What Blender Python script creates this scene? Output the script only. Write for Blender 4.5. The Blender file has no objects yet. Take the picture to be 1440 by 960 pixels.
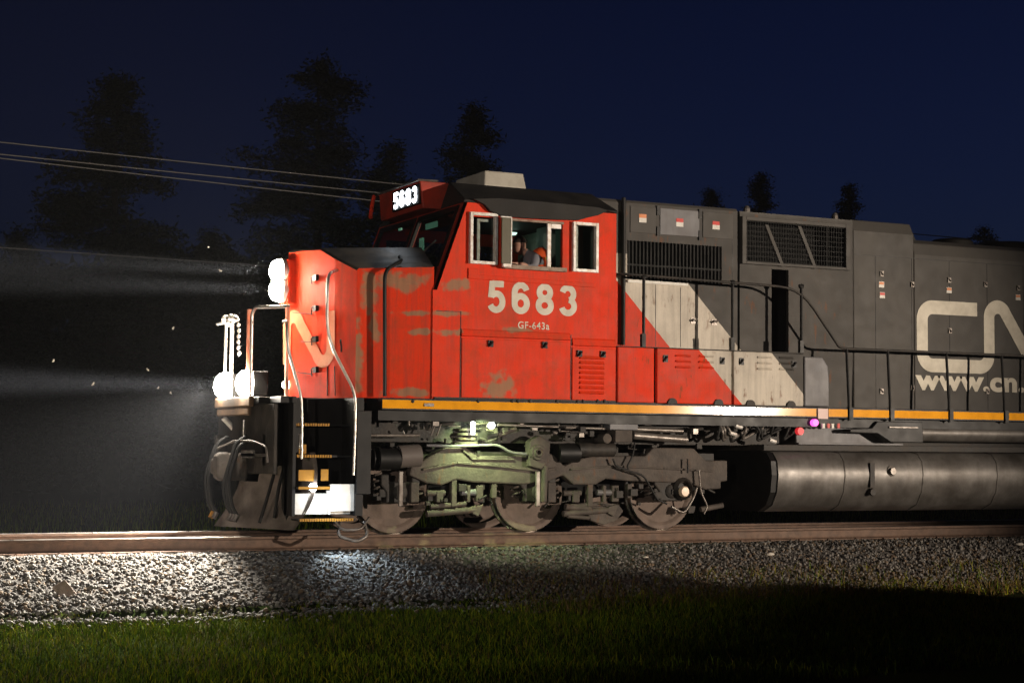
import bpy, math, random
import numpy as np
from mathutils import Vector, Matrix, noise as mnoise

R = math.radians
random.seed(5683); rng = np.random.default_rng(5683)
scn = bpy.context.scene
col = scn.collection

# ------------------------------------------------------------------ camera
CAM = Vector((-8.55, -22.04, 1.154)); YAW, PIT, ROL, FPX = .452, .0624, .0084, 2400.0
Fw = Vector((math.sin(YAW)*math.cos(PIT), math.cos(YAW)*math.cos(PIT), math.sin(PIT)))
Rt = Fw.cross(Vector((0, 0, 1))).normalized(); Up = Rt.cross(Fw)
Rt, Up = Rt*math.cos(ROL)+Up*math.sin(ROL), Up*math.cos(ROL)-Rt*math.sin(ROL)
cd = bpy.data.cameras.new('camera'); cam = bpy.data.objects.new('camera', cd); col.objects.link(cam)
cd.sensor_width = 36; cd.lens = 36*FPX/1440; cd.clip_end = 3000; cd.clip_start = .1
cam.matrix_world = Matrix.Translation(CAM) @ Matrix((Rt, Up, -Fw)).transposed().to_4x4()
scn.camera = cam
scn.render.resolution_x = 1024; scn.render.resolution_y = 682
scn.view_settings.view_transform = 'Standard'; scn.view_settings.look = 'None'
scn.view_settings.exposure = 0.0; scn.view_settings.gamma = 1
scn.view_settings.use_curve_mapping = False
scn.cycles.volume_bounces = 0

# ------------------------------------------------------------------ world, late dusk
w = bpy.data.worlds.new('World'); scn.world = w; w.use_nodes = True
nt = w.node_tree; bg = nt.nodes['Background']
sky = nt.nodes.new('ShaderNodeTexSky'); sky.sky_type = 'NISHITA'; sky.sun_disc = False
sky.sun_elevation = R(-4.5); sky.sun_rotation = R(60); sky.altitude = 300
tint = nt.nodes.new('ShaderNodeMixRGB'); tint.blend_type = 'MULTIPLY'; tint.inputs[0].default_value = 1
tint.inputs[2].default_value = (.14, .27, 1.0, 1)
nt.links.new(sky.outputs[0], tint.inputs[1]); nt.links.new(tint.outputs[0], bg.inputs[0])
bg.inputs[1].default_value = .29

def light(name, kind, loc, energy, color, target=None, **kw):
    d = bpy.data.lights.new(name, kind); d.energy = energy; d.color = color
    for k, v in kw.items(): setattr(d, k, v)
    o = bpy.data.objects.new(name, d); o.location = loc; col.objects.link(o)
    if target is not None:
        o.rotation_euler = (Vector(target)-Vector(loc)).to_track_quat('-Z', 'Y').to_euler()
    return o
light('sun', 'SUN', (0, 0, 50), .01, (.6, .7, 1), (-30, 60, 40-20), angle=R(12))
# the lamp at the level crossing behind the photographer's right shoulder
LAMP = Vector((21.5, -26.5, 2.7))
light('crossing_lamp', 'SPOT', LAMP, 38000, (1, .84, .68), (2.2, -1.5, 2.6),
      spot_size=R(34), spot_blend=.75, shadow_soft_size=.12)
# added weak fill spot from the left, brightens the surfaces that face forward
light('front_fill', 'SPOT', (-22, -30, 3.2), 9000, (1, .87, .76), (-1.5, -1.0, 1.8),
      spot_size=R(24), spot_blend=.8, shadow_soft_size=.2)

# ------------------------------------------------------------------ helpers
def P(px, py, Y):
    d = Fw*FPX + Rt*(px-720) + Up*(480-py); return CAM + d*((Y-CAM.y)/d.y)
def PX(px, py, X):
    d = Fw*FPX + Rt*(px-720) + Up*(480-py); return CAM + d*((X-CAM.x)/d.x)
def PXZ(px, py, Y):
    p = P(px, py, Y); return (p.x, p.z)

class MB:
    def __init__(s): s.v = []; s.f = []; s.m = []
    def add(s, vs, fs, mi=0):
        b = len(s.v); s.v += [tuple(x) for x in vs]; s.f += [tuple(i+b for i in f) for f in fs]; s.m += [mi]*len(fs); return s
    def box(s, x0, x1, y0, y1, z0, z1, mi=0):
        return s.hexa([(x0,y0,z0),(x1,y0,z0),(x1,y1,z0),(x0,y1,z0)], [(x0,y0,z1),(x1,y0,z1),(x1,y1,z1),(x0,y1,z1)], mi)
    def hexa(s, a, b, mi=0):
        return s.add(list(a)+list(b), [(3,2,1,0),(4,5,6,7),(0,1,5,4),(1,2,6,5),(2,3,7,6),(3,0,4,7)], mi)
    def prism(s, pts, y0, y1, mi=0):          # pts in (x,z), extruded along Y
        n = len(pts)
        vs = [(x, y0, z) for x, z in pts]+[(x, y1, z) for x, z in pts]
        return s.add(vs, [tuple(range(n)), tuple(range(2*n-1, n-1, -1))]+[(i, i+n, (i+1) % n+n, (i+1) % n) for i in range(n)], mi)
    def prismx(s, pts, x0, x1, mi=0):         # pts in (y,z), extruded along X
        n = len(pts)
        vs = [(x0, y, z) for y, z in pts]+[(x1, y, z) for y, z in pts]
        return s.add(vs, [tuple(range(n)), tuple(range(2*n-1, n-1, -1))]+[(i, i+n, (i+1) % n+n, (i+1) % n) for i in range(n)], mi)
    def tube(s, pts, r, n=10, mi=0, caps=True):
        pts = [Vector(p) for p in pts]; rs = r if isinstance(r, (list, tuple)) else [r]*len(pts)
        b = len(s.v); prev = None
        for i, p in enumerate(pts):
            t = (pts[min(i+1, len(pts)-1)]-pts[max(i-1, 0)]).normalized()
            if prev is None:
                a = t.orthogonal().normalized()
            else:
                a = (prev - t*prev.dot(t)).normalized()
            prev = a; c = t.cross(a)
            for k in range(n):
                q = 2*math.pi*k/n; s.v.append(tuple(p+(a*math.cos(q)+c*math.sin(q))*rs[i]))
        for i in range(len(pts)-1):
            for k in range(n):
                s.f.append((b+i*n+k, b+i*n+(k+1) % n, b+(i+1)*n+(k+1) % n, b+(i+1)*n+k)); s.m.append(mi)
        if caps:
            s.f.append(tuple(b+k for k in range(n-1, -1, -1))); s.m.append(mi)
            e = b+(len(pts)-1)*n; s.f.append(tuple(e+k for k in range(n))); s.m.append(mi)
        return s
    def cyl(s, a, b, r, n=24, mi=0, r2=None): return s.tube([a, b], [r, r if r2 is None else r2], n, mi)
    def lathe(s, prof, origin, axis='y', n=40, mi=0):   # prof: (radius, along)
        b = len(s.v); o = Vector(origin)
        for r, h in prof:
            for k in range(n):
                q = 2*math.pi*k/n; c, sn = math.cos(q)*r, math.sin(q)*r
                s.v.append(tuple(o+Vector({'y': (c, h, sn), 'x': (h, c, sn), 'z': (c, sn, h)}[axis])))
        for i in range(len(prof)-1):
            for k in range(n):
                s.f.append((b+i*n+k, b+i*n+(k+1) % n, b+(i+1)*n+(k+1) % n, b+(i+1)*n+k)); s.m.append(mi)
        return s
    def build(s, name, mats, parent=None, smooth=None, bevel=0, **tags):
        me = bpy.data.meshes.new(name); me.from_pydata(s.v, [], s.f)
        for m in (mats if isinstance(mats, (list, tuple)) else [mats]): me.materials.append(m)
        me.polygons.foreach_set('material_index', s.m); me.validate(); me.update()
        o = bpy.data.objects.new(name, me); col.objects.link(o)
        import bmesh
        bm = bmesh.new(); bm.from_mesh(me); bmesh.ops.recalc_face_normals(bm, faces=bm.faces); bm.to_mesh(me); bm.free()
        if smooth is not None:
            me.polygons.foreach_set('use_smooth', [True]*len(me.polygons))
            try: me.set_sharp_from_angle(angle=R(smooth))
            except Exception: pass
        if bevel:
            b = o.modifiers.new('bevel', 'BEVEL'); b.width = bevel; b.segments = 2; b.limit_method = 'ANGLE'; b.angle_limit = R(35)
            b.use_clamp_overlap = True
        if parent is not None: o.parent = parent
        for k, v in tags.items(): o[k] = v
        return o

def empty(name, label, cat, group=None, loc=(0, 0, 0)):
    o = bpy.data.objects.new(name, None); o.location = loc; col.objects.link(o)
    o['label'] = label; o['category'] = cat
    if group: o['group'] = group
    return o
def tag(o, label=None, cat=None, group=None, kind=None):
    if label: o['label'] = label
    if cat: o['category'] = cat
    if group: o['group'] = group
    if kind: o['kind'] = kind
    return o
def smooth_path(pts, k=6):                     # rounds the corners of a polyline
    pts = [Vector(p) for p in pts]; out = [pts[0]]
    for i in range(1, len(pts)-1):
        a, b, c = pts[i-1], pts[i], pts[i+1]
        r = min((a-b).length, (c-b).length)*.35
        p0 = b+(a-b).normalized()*r; p1 = b+(c-b).normalized()*r
        for j in range(k+1):
            t = j/k; out.append(p0*(1-t)**2+b*2*t*(1-t)+p1*t*t)
    out.append(pts[-1]); return out

# ------------------------------------------------------------------ materials
def mat(name, base, rough=.5, metal=0, dirt=None, coatr=.1, dscale=3, damt=.5, streak=0, bump=0, bscale=60, spec=.32, var=.0, coat=0, rust=0):
    m = bpy.data.materials.new(name); m.use_nodes = True; n = m.node_tree.nodes; l = m.node_tree.links
    b = n['Principled BSDF']; b.inputs['Roughness'].default_value = rough; b.inputs['Metallic'].default_value = metal
    b.inputs['Specular IOR Level'].default_value = spec; b.inputs['Coat Weight'].default_value = coat; b.inputs['Coat Roughness'].default_value = coatr
    tc = n.new('ShaderNodeTexCoord'); cur = None
    rgb = n.new('ShaderNodeRGB'); rgb.outputs[0].default_value = (*base, 1); cur = rgb.outputs[0]
    def mix(fac, c2, mode='MIX'):
        nonlocal cur
        x = n.new('ShaderNodeMixRGB'); x.blend_type = mode
        if isinstance(fac, float): x.inputs[0].default_value = fac
        else: l.new(fac, x.inputs[0])
        l.new(cur, x.inputs[1])
        if isinstance(c2, tuple): x.inputs[2].default_value = (*c2, 1)
        else: l.new(c2, x.inputs[2])
        cur = x.outputs[0]
    def ns(scale, det=6, rng_=(.4, .65), vec=None, amt=1.0):
        mp = n.new('ShaderNodeMapping'); mp.inputs['Scale'].default_value = vec or (1, 1, 1); l.new(tc.outputs['Object'], mp.inputs[0])
        t = n.new('ShaderNodeTexNoise'); t.inputs['Scale'].default_value = scale; t.inputs['Detail'].default_value = det; t.inputs['Roughness'].default_value = .62
        l.new(mp.outputs[0], t.inputs[0])
        r = n.new('ShaderNodeMapRange'); r.inputs[1].default_value = rng_[0]; r.inputs[2].default_value = rng_[1]; r.inputs[4].default_value = amt
        l.new(t.outputs[0], r.inputs[0]); return r.outputs[0]
    m['_'] = 0
    ctx = dict(m=m, n=n, l=l, b=b, tc=tc, mix=mix, ns=ns)
    if callable(dirt): dirt(ctx); 
    else:
        if dirt: mix(ns(dscale, amt=damt), dirt)
    if streak: mix(ns(4.0, vec=(3.2, 3.2, .22), rng_=(.45, .75), amt=streak), (.07, .06, .05))
    if rust: mix(ns(7.0, vec=(1.6, 1.6, .5), rng_=(.6, .68), amt=rust), (.16, .06, .02))
    l.new(cur, b.inputs['Base Color'])
    if bump:
        t = n.new('ShaderNodeTexNoise'); t.inputs['Scale'].default_value = bscale; t.inputs['Detail'].default_value = 5
        l.new(tc.outputs['Object'], t.inputs[0])
        bp = n.new('ShaderNodeBump'); bp.inputs['Strength'].default_value = bump; bp.inputs['Distance'].default_value = .02
        l.new(t.outputs[0], bp.inputs['Height']); l.new(bp.outputs[0], b.inputs['Normal'])
    rr = n.new('ShaderNodeTexNoise'); rr.inputs['Scale'].default_value = 5; l.new(tc.outputs['Object'], rr.inputs[0])
    mr = n.new('ShaderNodeMapRange'); mr.inputs[3].default_value = max(rough-.12, .02); mr.inputs[4].default_value = min(rough+.15, 1)
    l.new(rr.outputs[0], mr.inputs[0]); l.new(mr.outputs[0], b.inputs['Roughness'])
    del m['_']
    return m
def emit(name, color, strength):
    m = bpy.data.materials.new(name); m.use_nodes = True; n = m.node_tree.nodes; b = n['Principled BSDF']
    b.inputs['Base Color'].default_value = (*[c_*.6 for c_ in color], 1)
    b.inputs['Emission Color'].default_value = (*color, 1); b.inputs['Emission Strength'].default_value = strength
    return m
def line_of(a, b):                              # a,b in (x,z):  x*A+z*B-C >0 to the right
    dx, dz = b[0]-a[0], b[1]-a[1]; L = math.hypot(dx, dz); A, B = -dz/L, dx/L
    return A, B, A*a[0]+B*a[1]
def livery(lineRW, lineWG, ztop):
    """diagonal red / white / grey paint scheme, laid out in metres on the loco side"""
    def f(c):
        n, l, tc, mix, ns = c['n'], c['l'], c['tc'], c['mix'], c['ns']
        sp = n.new('ShaderNodeSeparateXYZ'); l.new(tc.outputs['Object'], sp.inputs[0])
        def lin(A, B, C):
            a = n.new('ShaderNodeMath'); a.operation = 'MULTIPLY'; a.inputs[1].default_value = A; l.new(sp.outputs[0], a.inputs[0])
            b = n.new('ShaderNodeMath'); b.operation = 'MULTIPLY_ADD'; b.inputs[1].default_value = B; l.new(sp.outputs[2], b.inputs[0]); l.new(a.outputs[0], b.inputs[2])
            g = n.new('ShaderNodeMath'); g.operation = 'GREATER_THAN'; g.inputs[1].default_value = C; l.new(b.outputs[0], g.inputs[0]); return g.outputs[0]
        mix(ns(2.2, amt=.5), (.58, .055, .018))
        mix(ns(7, rng_=(.5, .75), amt=.4), (.34, .06, .025))
        wl = lin(*lineRW); mix(wl, (.62, .56, .47))
        gl = lin(*lineWG); mx = n.new('ShaderNodeMath'); mx.operation = 'MAXIMUM'; l.new(gl, mx.inputs[0])
        z = n.new('ShaderNodeMath'); z.operation = 'GREATER_THAN'; z.inputs[1].default_value = ztop; l.new(sp.outputs[2], z.inputs[0]); l.new(z.outputs[0], mx.inputs[1])
        mix(mx.outputs[0], (.064, .060, .055))
        mix(ns(1.3, rng_=(.42, .7), amt=.35), (.12, .108, .096))
    return f
RED = (.78, .040, .008)
hoodRW = line_of(PXZ(866, 393, -1), PXZ(941, 487, -1)); hoodWG = line_of(PXZ(975, 408, -1), PXZ(1041, 491, -1))
boxRW = line_of(PXZ(984, 493, -1.5), PXZ(1043, 568, -1.5)); boxWG = line_of(PXZ(1086, 497, -1.5), PXZ(1146, 575, -1.5))
def worn_red(spots):
    """bleached smears where the red has worn to primer; (x,z,rx,rz) each"""
    def f(c):
        n, l, tc, mix, ns = c['n'], c['l'], c['tc'], c['mix'], c['ns']
        mix(ns(1.7, rng_=(.38, .7), amt=.5), (.64, .055, .018))
        mix(ns(9, rng_=(.5, .8), amt=.35), (.42, .07, .028))
        mix(ns(3.1, rng_=(.5, .72), amt=.45), (.26, .065, .022))
        mix(ns(26, rng_=(.55, .75), amt=.35), (.34, .06, .025))
        tn = n.new('ShaderNodeTexNoise'); tn.inputs['Scale'].default_value = 7; tn.inputs['Detail'].default_value = 7; l.new(tc.outputs['Object'], tn.inputs[0])
        acc = None
        for (x, z, rx, rz) in spots:
            mp = n.new('ShaderNodeMapping'); mp.vector_type = 'POINT'
            mp.inputs['Scale'].default_value = (1/rx, 0, 1/rz); mp.inputs['Location'].default_value = (-x/rx, 0, -z/rz)
            l.new(tc.outputs['Object'], mp.inputs[0])
            ln = n.new('ShaderNodeVectorMath'); ln.operation = 'LENGTH'; l.new(mp.outputs[0], ln.inputs[0])
            a = n.new('ShaderNodeMath'); a.operation = 'MULTIPLY_ADD'; a.inputs[1].default_value = 2.6; l.new(tn.outputs[0], a.inputs[0])
            s_ = n.new('ShaderNodeMath'); s_.operation = 'MULTIPLY'; s_.inputs[1].default_value = -1; l.new(ln.outputs['Value'], s_.inputs[0]); l.new(s_.outputs[0], a.inputs[2])
            r = n.new('ShaderNodeMapRange'); r.inputs[1].default_value = .42; r.inputs[2].default_value = .88; r.inputs[4].default_value = .76; l.new(a.outputs[0], r.inputs[0])
            if acc is None: acc = r.outputs[0]
            else:
                mx = n.new('ShaderNodeMath'); mx.operation = 'MAXIMUM'; l.new(acc, mx.inputs[0]); l.new(r.outputs[0], mx.inputs[1]); acc = mx.outputs[0]
        if acc is not None: mix(acc, (.25, .215, .125))
    return f
def S(px, py, rx, rz, Y=-1.5): x, z = PXZ(px, py, Y); return (x, z, rx, rz)
M = {}
M['cab_red'] = mat('faded_red_cab_paint', RED, .55, spec=.12, dirt=worn_red([S(628, 441, .42, .05), S(625, 466, .33, .06), S(727, 464, .28, .05), S(700, 545, .3, .25), S(640, 400, .25, .1)]), streak=.28, bump=.05, bscale=14)
M['nose_red'] = mat('worn_red_nose_paint', RED, .55, spec=.12, dirt=worn_red([S(575, 396, .5, .17), S(585, 440, .3, .05), S(525, 410, .13, .4), S(532, 460, .09, .3), S(590, 466, .25, .05), S(575, 552, .4, .08), S(510, 500, .1, .6)]), streak=.45, bump=.05, bscale=14)
M['face_red'] = mat('red_nose_face_paint', RED, .55, spec=.12, dirt=worn_red([]), streak=.3, bump=.04, bscale=14)
zt = PXZ(870, 356, -1)[1]
M['hood'] = mat('hood_livery_paint', RED, .58, spec=.15, dirt=livery(hoodRW, hoodWG, zt), streak=.35, bump=.08, bscale=10, rust=.55)
M['locker'] = mat('locker_livery_paint', RED, .56, spec=.12, dirt=livery(boxRW, boxWG, 9), streak=.3, bump=.08, bscale=10, rust=.7)
M['grey'] = mat('grey_hood_paint', (.064, .060, .055), .58, spec=.22, dirt=(.088, .08, .07), dscale=1.4, damt=.6, streak=.4, bump=.08, bscale=8)
M['lightgrey'] = mat('pale_grey_panel', (.16, .16, .17), .5, dirt=(.1, .09, .085), dscale=2, damt=.6, streak=.3, bump=.05)
M['roof'] = mat('sooty_roof', (.014, .013, .012), .7, dirt=(.032, .028, .024), dscale=2.5, damt=.7, bump=.15, bscale=12)
M['nosetop'] = mat('dull_black_nose_top', (.035, .033, .03), .5, dirt=(.10, .085, .065), dscale=3, damt=.8, bump=.1, bscale=14)
M['black'] = mat('black_paint', (.005, .005, .005), .5, dirt=(.014, .012, .010), dscale=4, damt=.6)
M['bars'] = mat('sooty_bars', (.008, .008, .007), .7)
M['void'] = mat('dark_interior', (.006, .006, .006), .9)
M['truck'] = mat('dusty_cast_truck', (.06, .05, .043), .72, dirt=(.11, .09, .075), dscale=4, damt=.9, bump=.35, bscale=30, rust=.4)
M['grime'] = mat('oily_grime', (.018, .016, .014), .6, dirt=(.055, .045, .037), dscale=5, damt=.8, bump=.3, bscale=25)
M['wheel'] = mat('brown_wheel_plate', (.17, .125, .10), .68, dirt=(.10, .075, .06), dscale=6, damt=.8, bump=.12)
M['tread'] = mat('bright_wheel_tread', (.55, .52, .5), .28, metal=1)
M['rail'] = mat('rusty_rail_side', (.16, .10, .07), .7, dirt=(.09, .06, .045), dscale=9, damt=.8, bump=.2, bscale=40)
M['railtop'] = mat('polished_rail_head', (.62, .58, .54), .3, metal=1, dirt=(.3, .25, .2), dscale=4, damt=.5)
M['yellow'] = mat('yellow_reflective_stripe', (.90, .38, .008), .7, dirt=(.6, .24, .01), dscale=5, damt=.5, coat=.4, coatr=.10, spec=.1)
M['yellowstep'] = mat('yellow_step_edge', (.42, .20, .02), .5, dirt=(.3, .15, .03), dscale=12, damt=.6)
M['steel'] = mat('bright_handrail_steel', (.55, .52, .48), .3, metal=.9, dirt=(.3, .25, .2), dscale=10, damt=.5)
M['alu'] = mat('aluminium_window_frame', (.72, .71, .68), .45, metal=.15, dirt=(.40, .24, .14), dscale=16, damt=.55)
M['pipe'] = mat('grey_pipe', (.22, .20, .18), .4, metal=.5, dirt=(.08, .06, .05), dscale=8, damt=.8)
M['tank'] = mat('fuel_tank_steel', (.15, .14, .13), .40, metal=.35, dirt=(.05, .044, .038), dscale=1.3, damt=.95, streak=.5, bump=.5, bscale=1.6)
M['white'] = mat('off_white_lettering', (.66, .61, .50), .5, dirt=(.42, .38, .3), dscale=5, damt=.5)
M['whitepaint'] = mat('white_paint', (.78, .76, .7), .5, dirt=(.5, .45, .38), dscale=6, damt=.5)
M['rubber'] = mat('black_rubber_hose', (.016, .015, .014), .6)
M['red_sign'] = mat('red_decal', (.6, .05, .04), .5)
M['orange_sign'] = mat('orange_decal', (.7, .25, .1), .5)
M['greenwall'] = mat('pale_green_cab_lining', (.26, .34, .28), .6)
M['wood'] = mat('weathered_plank', (.42, .33, .28), .75, dirt=(.2, .15, .12), dscale=14, damt=.7, bump=.3)
M['tie'] = mat('creosoted_tie', (.07, .055, .045), .85, dirt=(.12, .1, .08), dscale=10, damt=.8, bump=.5)
M['lens'] = emit('headlight_lens', (1, .90, .70), 380)
M['ditchlens'] = emit('ditch_light_lens', (1, .92, .78), 330)
M['numlit'] = emit('backlit_number', (.86, .93, 1), 16)
M['stepled'] = emit('step_lamp_lens', (.95, .97, 1), 30)
M['marker'] = emit('small_lamp_lens', (1, .9, .75), 14)
M['bogieled'] = emit('truck_lamp_lens', (.9, 1, .85), 30)
M['pinkled'] = emit('magenta_indicator', (1, .1, .6), 2.2)
M['redglow'] = emit('red_marker_lens', (1, .04, .05), .55)  # a reflector, no lamp: weak emission makes it look lit

def glassmat():
    m = bpy.data.materials.new('window_glass'); m.use_nodes = True; n = m.node_tree.nodes; l = m.node_tree.links
    n.remove(n['Principled BSDF']); out = n['Material Output']
    t = n.new('ShaderNodeBsdfTransparent'); t.inputs[0].default_value = (.62, .68, .66, 1)
    g = n.new('ShaderNodeBsdfGlossy'); g.inputs['Roughness'].default_value = .03
    fr = n.new('ShaderNodeFresnel'); fr.inputs[0].default_value = 1.5
    x = n.new('ShaderNodeMixShader'); l.new(fr.outputs[0], x.inputs[0]); l.new(t.outputs[0], x.inputs[1]); l.new(g.outputs[0], x.inputs[2]); l.new(x.outputs[0], out.inputs[0])
    return m
M['glass'] = glassmat()

# ------------------------------------------------------------------ ground
def ground_z(x, y):
    # flat field, track formation rises to the ballast shoulder
    a = abs(y)
    if y < -1.55: t = min(max((-y-1.55)/1.45, 0), 1); z = -.22-.53*t
    elif y > 1.55: t = min(max((y-1.55)/1.6, 0), 1); z = -.22-.53*t
    else: z = -.22
    if y < -2.9: z += .05*mnoise.noise(Vector((x*.5, y*.5, 0)))+.10*mnoise.noise(Vector((x*.13, y*.13, 3)))
    return z
def sheet(xs, ys, zf, name, m, **t):
    vs = [(x, y, zf(x, y)) for y in ys for x in xs]; n = len(xs)
    fs = [(j*n+i, j*n+i+1, (j+1)*n+i+1, (j+1)*n+i) for j in range(len(ys)-1) for i in range(n-1)]
    mb = MB(); mb.add(vs, fs); return mb.build(name, m, smooth=60, **t)
def fr(a, b, s): return list(np.arange(a, b, s))
xs = [-900, -400, -180, -80, -40, -25]+fr(-15, 22, .35)+[25, 32, 45, 80, 180, 400, 900, 1800]
ys = [-300, -120, -60, -40, -28]+fr(-22, -3.2, .35)+fr(-3.2, -1.4, .12)+[-1.3, 0, 1.3, 1.55, 1.9, 2.3, 2.7, 3.2, 4, 6, 9, 14, 20, 30, 45, 70, 120, 300, 900, 1800]
gm = mat('turf_soil', (.022, .032, .010), .95, dirt=(.035, .028, .015), dscale=.9, damt=.8, bump=.6, bscale=22, spec=0)
g = sheet(xs, ys, lambda x, y: ground_z(x, y)-.03, 'ground', gm); tag(g, kind='structure')
bm_ = mat('ballast_fines', (.15, .14, .13), .9, dirt=(.06, .055, .05), dscale=14, damt=.9, bump=1.0, bscale=45, spec=0)
bb = sheet(fr(-30, 40, .3), [-2.85, -2.6, -2.3, -2.0, -1.75, -1.55, -1.3, -.8, 0, .8, 1.3, 1.55, 2.2, 2.85], lambda x, y: ground_z(x, y)+.012 if abs(y) < 2.8 else ground_z(x, y)-.05, 'ballast_bed', bm_)
tag(bb, kind='structure')

def scatter(name, protos, pos, scl, mats, midx=None, **t):
    """one mesh out of many copies of small meshes, random rotation"""
    V, Fc, MI = [], [], []; base = 0
    for i, (p, s) in enumerate(zip(pos, scl)):
        pv, pf = protos[i % len(protos)]
        a = rng.normal(size=3); a /= np.linalg.norm(a); q = rng.uniform(0, 6.28)
        K = np.array([[0, -a[2], a[1]], [a[2], 0, -a[0]], [-a[1], a[0], 0]]); Rm = np.eye(3)+math.sin(q)*K+(1-math.cos(q))*K@K
        V.append((pv*s)@Rm.T+p); Fc.append(pf+base); base += len(pv)
        MI.append(np.full(len(pf), 0 if midx is None else midx[i]))
    V = np.concatenate(V); Fc = np.concatenate(Fc); MI = np.concatenate(MI)
    return tri_mesh(name, V, Fc, mats, MI)
def tri_mesh(name, V, Fc, mats, MI=None):
    me = bpy.data.meshes.new(name); k = Fc.shape[1]
    me.vertices.add(len(V)); me.vertices.foreach_set('co', V.astype(np.float32).ravel())
    me.loops.add(len(Fc)*k); me.loops.foreach_set('vertex_index', Fc.astype(np.int32).ravel())
    me.polygons.add(len(Fc)); me.polygons.foreach_set('loop_start', np.arange(len(Fc), dtype=np.int32)*k)
    me.polygons.foreach_set('loop_total', np.full(len(Fc), k, dtype=np.int32))
    for m in (mats if isinstance(mats, list) else [mats]): me.materials.append(m)
    if MI is not None: me.polygons.foreach_set('material_index', MI.astype(np.int32))
    me.update(calc_edges=True); me.validate()
    o = bpy.data.objects.new(name, me); col.objects.link(o); return o
phi = (1+5**.5)/2
ICO = np.array([(-1,phi,0),(1,phi,0),(-1,-phi,0),(1,-phi,0),(0,-1,phi),(0,1,phi),(0,-1,-phi),(0,1,-phi),(phi,0,-1),(phi,0,1),(-phi,0,-1),(-phi,0,1)])/1.9
ICF = np.array([(0,11,5),(0,5,1),(0,1,7),(0,7,10),(0,10,11),(1,5,9),(5,11,4),(11,10,2),(10,7,6),(7,1,8),(3,9,4),(3,4,2),(3,2,6),(3,6,8),(3,8,9),(4,9,5),(2,4,11),(6,2,10),(8,6,7),(9,8,1)])
stones = [(ICO*np.array([1, .8, .65])*(1+rng.uniform(-.25, .25, (12, 1))), ICF) for _ in range(14)]
NS = 32000
px_ = rng.uniform(-9, 15, NS); py_ = -1.0-2.1*rng.random(NS)**.95-(rng.random(NS) > .94)*rng.random(NS)*.8
pos = np.array([(x, y, ground_z(x, y)+rng.uniform(.0, .035)) for x, y in zip(px_, py_)])
scl = rng.uniform(.013, .032, NS)*(1+.6*(rng.random(NS) > .92))
mst = [mat('ballast_stone_'+nm, c, .85, dirt=d, dscale=9, damt=.7, bump=.3, spec=.1) for nm, c, d in (('grey', (.17, .16, .15), (.09, .085, .08)), ('pale', (.25, .235, .21), (.14, .13, .12)), ('dark', (.085, .08, .075), (.05, .045, .04)), ('brown', (.16, .12, .085), (.08, .06, .045)))]
st = scatter('ballast_stones', stones, pos, scl, mst, rng.choice(4, NS, p=[.45, .15, .22, .18])); tag(st, 'crushed grey stone ballast beside the rails', kind='stuff')
# stones in the cribs and beyond the far rail
NS2 = 5000
px_ = rng.uniform(-9, 15, NS2); py_ = rng.uniform(-1.0, 3.0, NS2)
pos = np.array([(x, y, ground_z(x, y)+rng.uniform(.0, .02)) for x, y in zip(px_, py_)])
st2 = scatter('ballast_stones', stones, pos, rng.uniform(.018, .036, NS2), mst, rng.choice(4, NS2)); tag(st2, 'crushed stone ballast between and behind the rails', kind='stuff')

# grass
def blades(name, n, xr, yf, hr, wr, mats, probs, lean=.5, zoff=0):
    x = rng.uniform(xr[0], xr[1], n); y = yf(n)
    if yf(1)[0] < 0: y = y-np.array([.55*max(0, mnoise.noise(Vector((a*.9, 0, 7)))+.15)+.3*abs(mnoise.noise(Vector((a*3, 0, 1)))) for a in x])*(y > -4)
    z = np.array([ground_z(a, b) for a, b in zip(x, y)])-.04+zoff
    h = rng.uniform(hr[0], hr[1], n)*(1+.5*rng.random(n)**3); wd = rng.uniform(wr[0], wr[1], n)
    q = rng.uniform(0, 6.28, n); l = rng.uniform(0, lean, n)*h; lq = rng.uniform(0, 6.28, n)
    base = np.stack([x, y, z], 1); side = np.stack([np.cos(q), np.sin(q), 0*q], 1)*wd[:, None]
    mid = base+np.stack([np.cos(lq)*l*.35, np.sin(lq)*l*.35, h*.6], 1); tip = base+np.stack([np.cos(lq)*l, np.sin(lq)*l, h], 1)
    V = np.stack([base-side, base+side, mid+side*.7, mid-side*.7, tip], 1).reshape(-1, 3)
    i = np.arange(n)*5
    Fc = np.concatenate([np.stack([i, i+1, i+2], 1), np.stack([i, i+2, i+3], 1), np.stack([i+3, i+2, i+4], 1)])
    mi = rng.choice(len(mats), n, p=probs); MI = np.concatenate([mi, mi, mi])
    return tri_mesh(name, V, Fc, mats, MI)
gmats = [mat('grass_green', (.11, .17, .012), .9, spec=0), mat('grass_yellow', (.24, .24, .016), .9, spec=0), mat('grass_dark', (.02, .045, .006), .9, spec=0), mat('dry_stalk', (.16, .11, .045), .9, spec=0)]
gr = blades('grass', 90000, (-6.5, 7), lambda n: -2.75-7.5*rng.random(n)**1.1, (.03, .10), (.0025, .006), gmats, [.5, .2, .25, .05], lean=.9); tag(gr, 'mown grass in front of the track', kind='stuff')
gr2 = blades('weeds', 9000, (0.5, 13), lambda n: -2.25-1.6*rng.random(n), (.05, .2), (.003, .007), gmats, [.12, .15, .13, .6], lean=1.2); tag(gr2, 'dry brown weeds at the foot of the ballast', kind='stuff')
gr3 = blades('grass', 30000, (-8, 40), lambda n: 3.0+30*rng.random(n)**1.5, (.1, .3), (.01, .02), gmats, [.5, .1, .4, 0]); tag(gr3, 'rough grass in the field behind the track', kind='stuff')

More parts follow.
